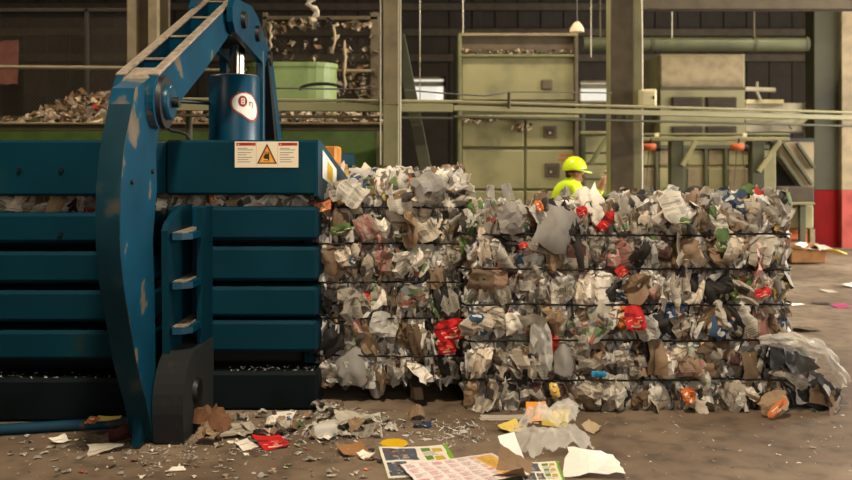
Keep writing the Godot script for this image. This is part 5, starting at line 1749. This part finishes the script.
func build_litter() -> void:
	rng.seed = 2024
	var fm := []
	for k in 2:
		var m := StandardMaterial3D.new()
		m.albedo_texture = flyer_texture(k == 1)
		m.roughness = 0.6
		fm.append(m)
	# printed pages in the foreground
	litter("advertising_flyer", "advertising page with dark photos and a green edge on the floor", "flyer", fm[0], on_floor(419, 463), Vector3(0.30, 0.34, 0.10), 0.20, Vector2(0.03, 0.0), sheet(401, 8, 0.10, 0.05, 0.02))
	litter("newspaper_page", "large page with pink print and a yellow strip lying nearest the camera", "newspaper", fm[1], on_floor(464, 475), Vector3(0.44, 0.30, 0.14), 0.42, Vector2(0.03, 0.02), sheet(402, 8, 0.12, 0.10, 0.02))
	litter("newspaper_page", "curled brown page lying on the pink-printed one", "newspaper", M.kraft_paper_0, on_floor(512, 477), Vector3(0.13, 0.13, 0.14), -0.5, Vector2(0.22, 0.1), sheet(403, 8, 0.08, 0.8, 0.05))
	litter("advertising_flyer", "small white page with a green right edge beside the curled page", "flyer", fm[0], on_floor(540, 474), Vector3(0.17, 0.18, 0.06), 0.05, Vector2(0.05, 0.0), sheet(404, 6, 0.10, 0.05, 0.03))
	litter("paper_sheet", "small blank white sheet standing up on its edge between bag and newspaper", "paper", M.white_card, on_floor(511, 460), Vector3(0.09, 0.12, 0.05), 0.5, Vector2(0.95, 0.1), sheet(405, 5, 0.10, 0.1, 0.03))
	litter("crumpled_paper", "crumpled bright white paper at the right of the front litter", "paper", M.white_card, on_floor(592, 471), Vector3(0.25, 0.17, 0.13), -0.1, Vector2(0.1, 0.0), sheet(406, 7, 0.30, 0.1, 0.14))
	var bagm := pad(407, 24, 0.45, 0.25, 0.03, true, 0.22)
	litter("plastic_bag", "crumpled translucent white plastic bag on the floor before the long bale", "plastic bag", M.plastic_film, on_floor(552, 448), Vector3(0.34, 0.27, 0.10), 0.3, Vector2(0.05, 0), bagm)
	litter("plastic_bag", "bunched upper half of a pale plastic bag beside the yellow sheets", "plastic bag", M.plastic_film, on_floor(546, 432), Vector3(0.30, 0.18, 0.085), -0.5, Vector2(0.12, 0.1), pad(408, 24, 0.6, 0.35, 0.05, true, 0.4))
	litter("paper_sheet", "orange sheet standing against the foot of the long bale", "paper", M.orange_sheet, on_floor(537, 421), Vector3(0.10, 0.09, 0.05), 0.1, Vector2(1.1, 0.0), sheet(409, 5, 0.12, 0.1, 0.05))
	litter("paper_sheet", "pale yellow sheet leaning beside the orange one", "paper", M.yellow_sheet, on_floor(557, 426), Vector3(0.12, 0.10, 0.06), -0.5, Vector2(0.8, 0.2), sheet(410, 5, 0.2, 0.1, 0.08))
	litter("paper_scrap", "pale yellow folded scrap at the left of the plastic bag", "paper", M.yellow_sheet, on_floor(510, 431), Vector3(0.12, 0.10, 0.06), 0.5, Vector2(0.3, 0.2), sheet(411, 5, 0.3, 0.2, 0.12))
	litter("paper_sheet", "long flat grey-white strip of paper at the foot of the long bale", "paper", M.white_paper_1, on_floor(505, 419), Vector3(0.22, 0.07, 0.04), 0.02, Vector2(0.1, 0.0), sheet(412, 5, 0.1, 0.1, 0.1))
	litter("paper_scrap", "beige crumpled scrap just right of the plastic bag", "paper", M.beige_sheet, on_floor(591, 431), Vector3(0.08, 0.08, 0.07), 0.7, Vector2(0.3, 0.2), sheet(413, 5, 0.4, 0.3, 0.12))
	# yellow lid, a real shallow dish
	var ly := thing("yellow_dish", "round yellow plastic dish on the floor above the advertising page", "dish", on_floor(394, 445))
	var c := on_floor(394, 445)
	one_tube("dish", M.yellow_plastic, ly, [c + Vector3(0, 0.002, 0), c + Vector3(0, 0.007, 0), c + Vector3(0, 0.008, 0)], [0.055, 0.06, 0.052], 24)
	one_tube("rim", M.yellow_plastic, ly, [c + Vector3(0, 0.007, 0), c + Vector3(0, 0.011, 0)], [0.061, 0.059], 24)
	litter("crumpled_paper", "beige crumpled ball of paper under the gap of the half-pressed bale", "paper", M.kraft_paper_0, on_floor(417, 419), Vector3(0.09, 0.08, 0.09), 0.2, Vector2(0.3, 0), sheet(414, 6, 0.6, -0.8, 0.15))
	litter("paper_scrap", "small dark blue printed scrap near the beige paper ball", "paper", M.blue_scrap, on_floor(422, 427), Vector3(0.09, 0.05, 0.03), 0.1, Vector2(0.1, 0), sheet(415, 4, 0.3, 0.2, 0.1))
	litter("paper_bag", "crumpled brown paper bag leaning on the press's hinge block", "paper bag", M.brown_bag, on_floor(214, 433), Vector3(0.17, 0.15, 0.085), 0.5, Vector2(0.3, 0.2), pad(419, 9, 0.7, 0.7, 0.06, false, 0.3))
	litter("paper_bag", "smaller brown paper piece tucked under the crumpled bag", "paper bag", M.kraft_paper_0, on_floor(208, 444), Vector3(0.10, 0.09, 0.07), -0.4, Vector2(0.3, 0.2), pad(417, 7, 0.8, 0.5, 0.15, false))
	litter("printed_card", "crimson printed card with white marks on the floor", "card", M.red_paper_0, on_floor(271, 446), Vector3(0.13, 0.13, 0.08), 0.45, Vector2(0.25, 0.1), sheet(418, 5, 0.25, 0.2, 0.12))
	litter("paper_sheet", "white torn sheet beside the crimson card", "paper", M.white_paper_0, on_floor(247, 446), Vector3(0.10, 0.11, 0.05), 0.7, Vector2(0.15, 0.1), sheet(419, 5, 0.15, 0.15, 0.16))
	litter("paper_sheet", "white leaf-like sheet lying below the right base beam of the press", "paper", M.white_card, on_floor(282, 419), Vector3(0.12, 0.13, 0.04), 0.1, Vector2(0.1, 0.0), sheet(420, 5, 0.12, 0.15, 0.12))
	litter("cardboard_scrap", "brown cardboard scrap with a pale corner on the bare floor", "cardboard", M.cardboard_plain, on_floor(352, 453), Vector3(0.10, 0.10, 0.05), 0.4, Vector2(0.2, 0.1), sheet(421, 5, 0.2, 0.2, 0.14))
	litter("paper_scrap", "white scrap touching the brown cardboard scrap", "paper", M.white_paper_0, on_floor(365, 458), Vector3(0.06, 0.06, 0.04), 0.9, Vector2(0.2, 0.1), sheet(422, 4, 0.3, 0.2, 0.14))
	litter("paper_scrap", "red and blue printed scrap below the gap of the half-pressed bale", "paper", M.magazine_paper_0, on_floor(373, 421), Vector3(0.09, 0.09, 0.05), 0.2, Vector2(0.2, 0.1), sheet(423, 4, 0.25, 0.2, 0.14))
	litter("paper_sheet", "grey printed sheet beside the red and blue scrap", "paper", M.text_paper_1, on_floor(364, 434), Vector3(0.11, 0.14, 0.05), -0.3, Vector2(0.12, 0.1), sheet(424, 5, 0.2, 0.15, 0.1))
	# crushed clear cup
	var cup := thing("plastic_cup", "crushed translucent cup lying between the press and the bale", "cup", on_floor(322, 440))
	var q := on_floor(320, 440)
	one_tube("cup", M.plastic_film, cup, [q + Vector3(-0.03, 0.035, 0), q + Vector3(-0.026, 0.034, -0.004), q + Vector3(0.06, 0.045, -0.02), q + Vector3(0.065, 0.045, -0.022)], [0.02, 0.03, 0.042, 0.04], 14)
	litter("crumpled_paper", "crumpled grey-white wad under the corner of the half-pressed bale", "paper", M.white_paper_1, on_floor(346, 428), Vector3(0.13, 0.11, 0.11), 0.3, Vector2(0.3, 0), sheet(425, 6, 0.6, -0.6, 0.15))
	litter("crumpled_paper", "crumpled newsprint wad beside the clear cup", "paper", M.photo_paper_0, on_floor(333, 432), Vector3(0.12, 0.10, 0.10), 0.8, Vector2(0.3, 0), sheet(426, 6, 0.6, -0.6, 0.15))
	litter("crumpled_paper", "flattened newsprint under the brown paper bag", "paper", M.text_paper_2, on_floor(232, 434), Vector3(0.22, 0.14, 0.06), 0.2, Vector2(0.08, 0.1), sheet(427, 6, 0.25, 0.2, 0.14))
	litter("paper_scrap", "flat yellow scrap lying on the blue floor pipe", "paper", M.yellow_sheet, on_floor(109, 431), Vector3(0.09, 0.05, 0.03), 0.2, Vector2(0.2, 0.0), sheet(428, 4, 0.2, 0.2, 0.12)).position.y += 0.05
	litter("paper_scrap", "orange-brown scrap beside the yellow scrap on the floor pipe", "paper", M.orange_paper_0, on_floor(92, 434), Vector3(0.08, 0.06, 0.04), -0.2, Vector2(0.3, 0.0), sheet(429, 4, 0.3, 0.2, 0.15)).position.y += 0.05
	litter("paper_scrap", "dark red crumpled scrap at the tip of the claw", "paper", M.dark_red_scrap, on_floor(119, 443), Vector3(0.10, 0.07, 0.08), 0.3, Vector2(0.5, 0.2), sheet(430, 5, 0.5, 0.4, 0.12))
	litter("paper_sheet", "torn white and grey strip on the floor left of the claw tip", "paper", M.white_paper_1, on_floor(106, 452), Vector3(0.16, 0.07, 0.04), 0.35, Vector2(0.12, 0.1), sheet(431, 5, 0.3, 0.2, 0.16))
	litter("paper_scrap", "white crumpled scrap beside the blue floor pipe", "paper", M.white_paper_0, on_floor(60, 443), Vector3(0.08, 0.05, 0.05), 0.6, Vector2(0.25, 0.1), sheet(432, 4, 0.35, 0.2, 0.14))
	litter("paper_scrap", "oval white scrap on the bare floor right of the claw", "paper", M.white_paper_0, on_floor(177, 470), Vector3(0.07, 0.045, 0.02), 0.1, Vector2(0.05, 0), sheet(433, 4, 0.15, 0.2, 0.16))
	# the far floor at the right
	litter("paper_scrap", "magenta scrap on the open floor at the right edge", "paper", M.magenta_scrap, on_floor(841, 307), Vector3(0.13, 0.12, 0.05), 0.1, Vector2(0.1, 0), sheet(434, 4, 0.25, 0.2, 0.14))
	litter("paper_scrap", "flat dark scrap on the open floor beside the magenta one", "paper", M.dark_scrap, on_floor(821, 304), Vector3(0.15, 0.14, 0.03), -0.1, Vector2(0.05, 0), sheet(435, 4, 0.2, 0.2, 0.14))
	litter("paper_scrap", "white scrap on the open floor close to the long bale's end", "paper", M.white_card, on_floor(796, 305), Vector3(0.14, 0.1, 0.03), 0.2, Vector2(0.05, 0), sheet(436, 4, 0.2, 0.2, 0.14))
	litter("paper_scrap", "bright white scrap farthest back at the right edge of the floor", "paper", M.white_card, on_floor(850, 287), Vector3(0.15, 0.2, 0.06), 0.2, Vector2(0.1, 0), sheet(437, 4, 0.3, 0.2, 0.14))
	litter("paper_scrap", "pale blue-white scrap on the floor behind the dark one", "paper", M.white_paper_1, on_floor(829, 292), Vector3(0.12, 0.12, 0.03), 0.2, Vector2(0.1, 0), sheet(438, 4, 0.2, 0.2, 0.14))
	litter("rag", "brown matted clump trailing from the long bale's end on the open floor", "rag", M.kraft_paper_1, on_floor(804, 330), Vector3(0.20, 0.16, 0.06), 0.2, Vector2(0.1, 0), sheet(439, 6, 0.4, 0.2, 0.2))
	var heaps := ["at the press's right corner", "under the half-pressed bale"]
	for k in 64:
		var px := rng.randf_range(238, 392)
		var py := rng.randf_range(412, 440)
		if k < 10:
			px = rng.randf_range(322, 346)
			py = rng.randf_range(409, 422)
		var sz := rng.randf_range(0.035, 0.08)
		var hp := 0 if k < 10 or px < 330.0 else 1
		litter("paper_wad", "small crumpled wad in the loose drift of waste " + heaps[hp], "paper", pick_paper(), on_floor(px, py), Vector3(sz, sz * 0.8, sz * 0.5), rng.randf() * TAU, Vector2(rng.randf_range(-0.4, 0.4), rng.randf_range(-0.4, 0.4)), pads[rng.randi() % pads.size()], "wads of waste " + heaps[hp])
	# blue pipe along the floor before the press
	var pipe := one_tube("floor_pipe", M.blue_paint, null, [Vector3(-2.6, 0.026, -4.1), Vector3(-2.0, 0.026, -4.13), Vector3(-1.34, 0.026, -4.28)], 0.025, 10)
	tag(pipe, "blue steel pipe lying on the floor along the press's base", "pipe")
	# scattered small scraps, alike
	for k in 150:
		var px := 0.0
		var py := 0.0
		while true:
			px = rng.randf_range(0, 640)
			py = rng.randf_range(413, 479)
			var z := -EYE * F / (py - HY)
			if px > 330 and px < 800 and z < -4.45: continue
			if px < 320 and z < -4.2: continue
			if px > 120 and px < 215 and z < -3.85: continue
			if px > 380 and px < 625 and py > 428: continue
			if px > 480 and rng.randf() < 0.8: continue
			break
		var s := rng.randf_range(0.014, 0.04)
		litter("paper_scrap", "small torn scrap of paper among the loose shreds on the floor", "paper", pick_paper() if rng.randf() < 0.75 else M.plain_grey, on_floor(px, py), Vector3(s, s * rng.randf_range(0.4, 0.9), s * 0.3), rng.randf() * TAU, Vector2(rng.randf_range(-0.15, 0.15), rng.randf_range(-0.15, 0.15)), bits[rng.randi() % bits.size()], "small scraps on the floor")
	# shreds past counting
	var xs := []
	var cols := []
	for k in 2300:
		var px := rng.randf_range(-30, 880)
		var py := 411.0 + 70.0 * pow(rng.randf(), 1.2)
		var u := rng.randf()
		if u < 0.55:
			px = rng.randfn(250.0, 110.0)
			py = rng.randfn(434.0, 13.0)
		elif u < 0.62:
			px = rng.randfn(452.0, 20.0)
			py = rng.randfn(432.0, 7.0)
		elif u < 0.68:
			px = rng.randfn(318.0, 42.0)
			py = rng.randfn(427.0, 8.0)
		elif u < 0.72:
			px = rng.randf_range(790, 870)
			py = rng.randf_range(275, 470)
		elif u < 0.78:
			px = rng.randfn(165.0, 25.0)
			py = rng.randfn(455.0, 8.0)
		if py < 411.0 and px < 785.0: continue
		var z := -EYE * F / (py - HY)
		if px < 330.0 and z < -4.5: continue
		var s := rng.randf_range(0.003, 0.012) * (1.0 + 0.8 * pow(rng.randf(), 6.0))
		if u >= 0.55 and u < 0.68: s = rng.randf_range(0.008, 0.026)
		xs.append(Transform3D(facing(Vector3(rng.randf_range(-0.5, 0.5), 1, rng.randf_range(-0.5, 0.5)), rng.randf() * TAU).scaled_local(Vector3(s * rng.randf_range(0.6, 2.6), s * (0.22 if u >= 0.55 and u < 0.62 else 0.55), s * 0.5)), on_floor(px, py) + Vector3(0, 0.005, 0)))
		cols.append(Color(0.58, 0.54, 0.48) * rng.randf_range(0.6, 1.15) if u >= 0.55 and u < 0.68 else Color(0.52, 0.46, 0.39) * rng.randf_range(0.3, 1.1) if rng.randf() < 0.75 else waste_color())
	var sh := put_mesh(waste(xs, cols, bits), "paper_shreds", M.waste_bits)
	sh.set_meta("kind", "stuff")
	tag(sh, "tiny shreds of paper strewn over the concrete floor", "shreds")
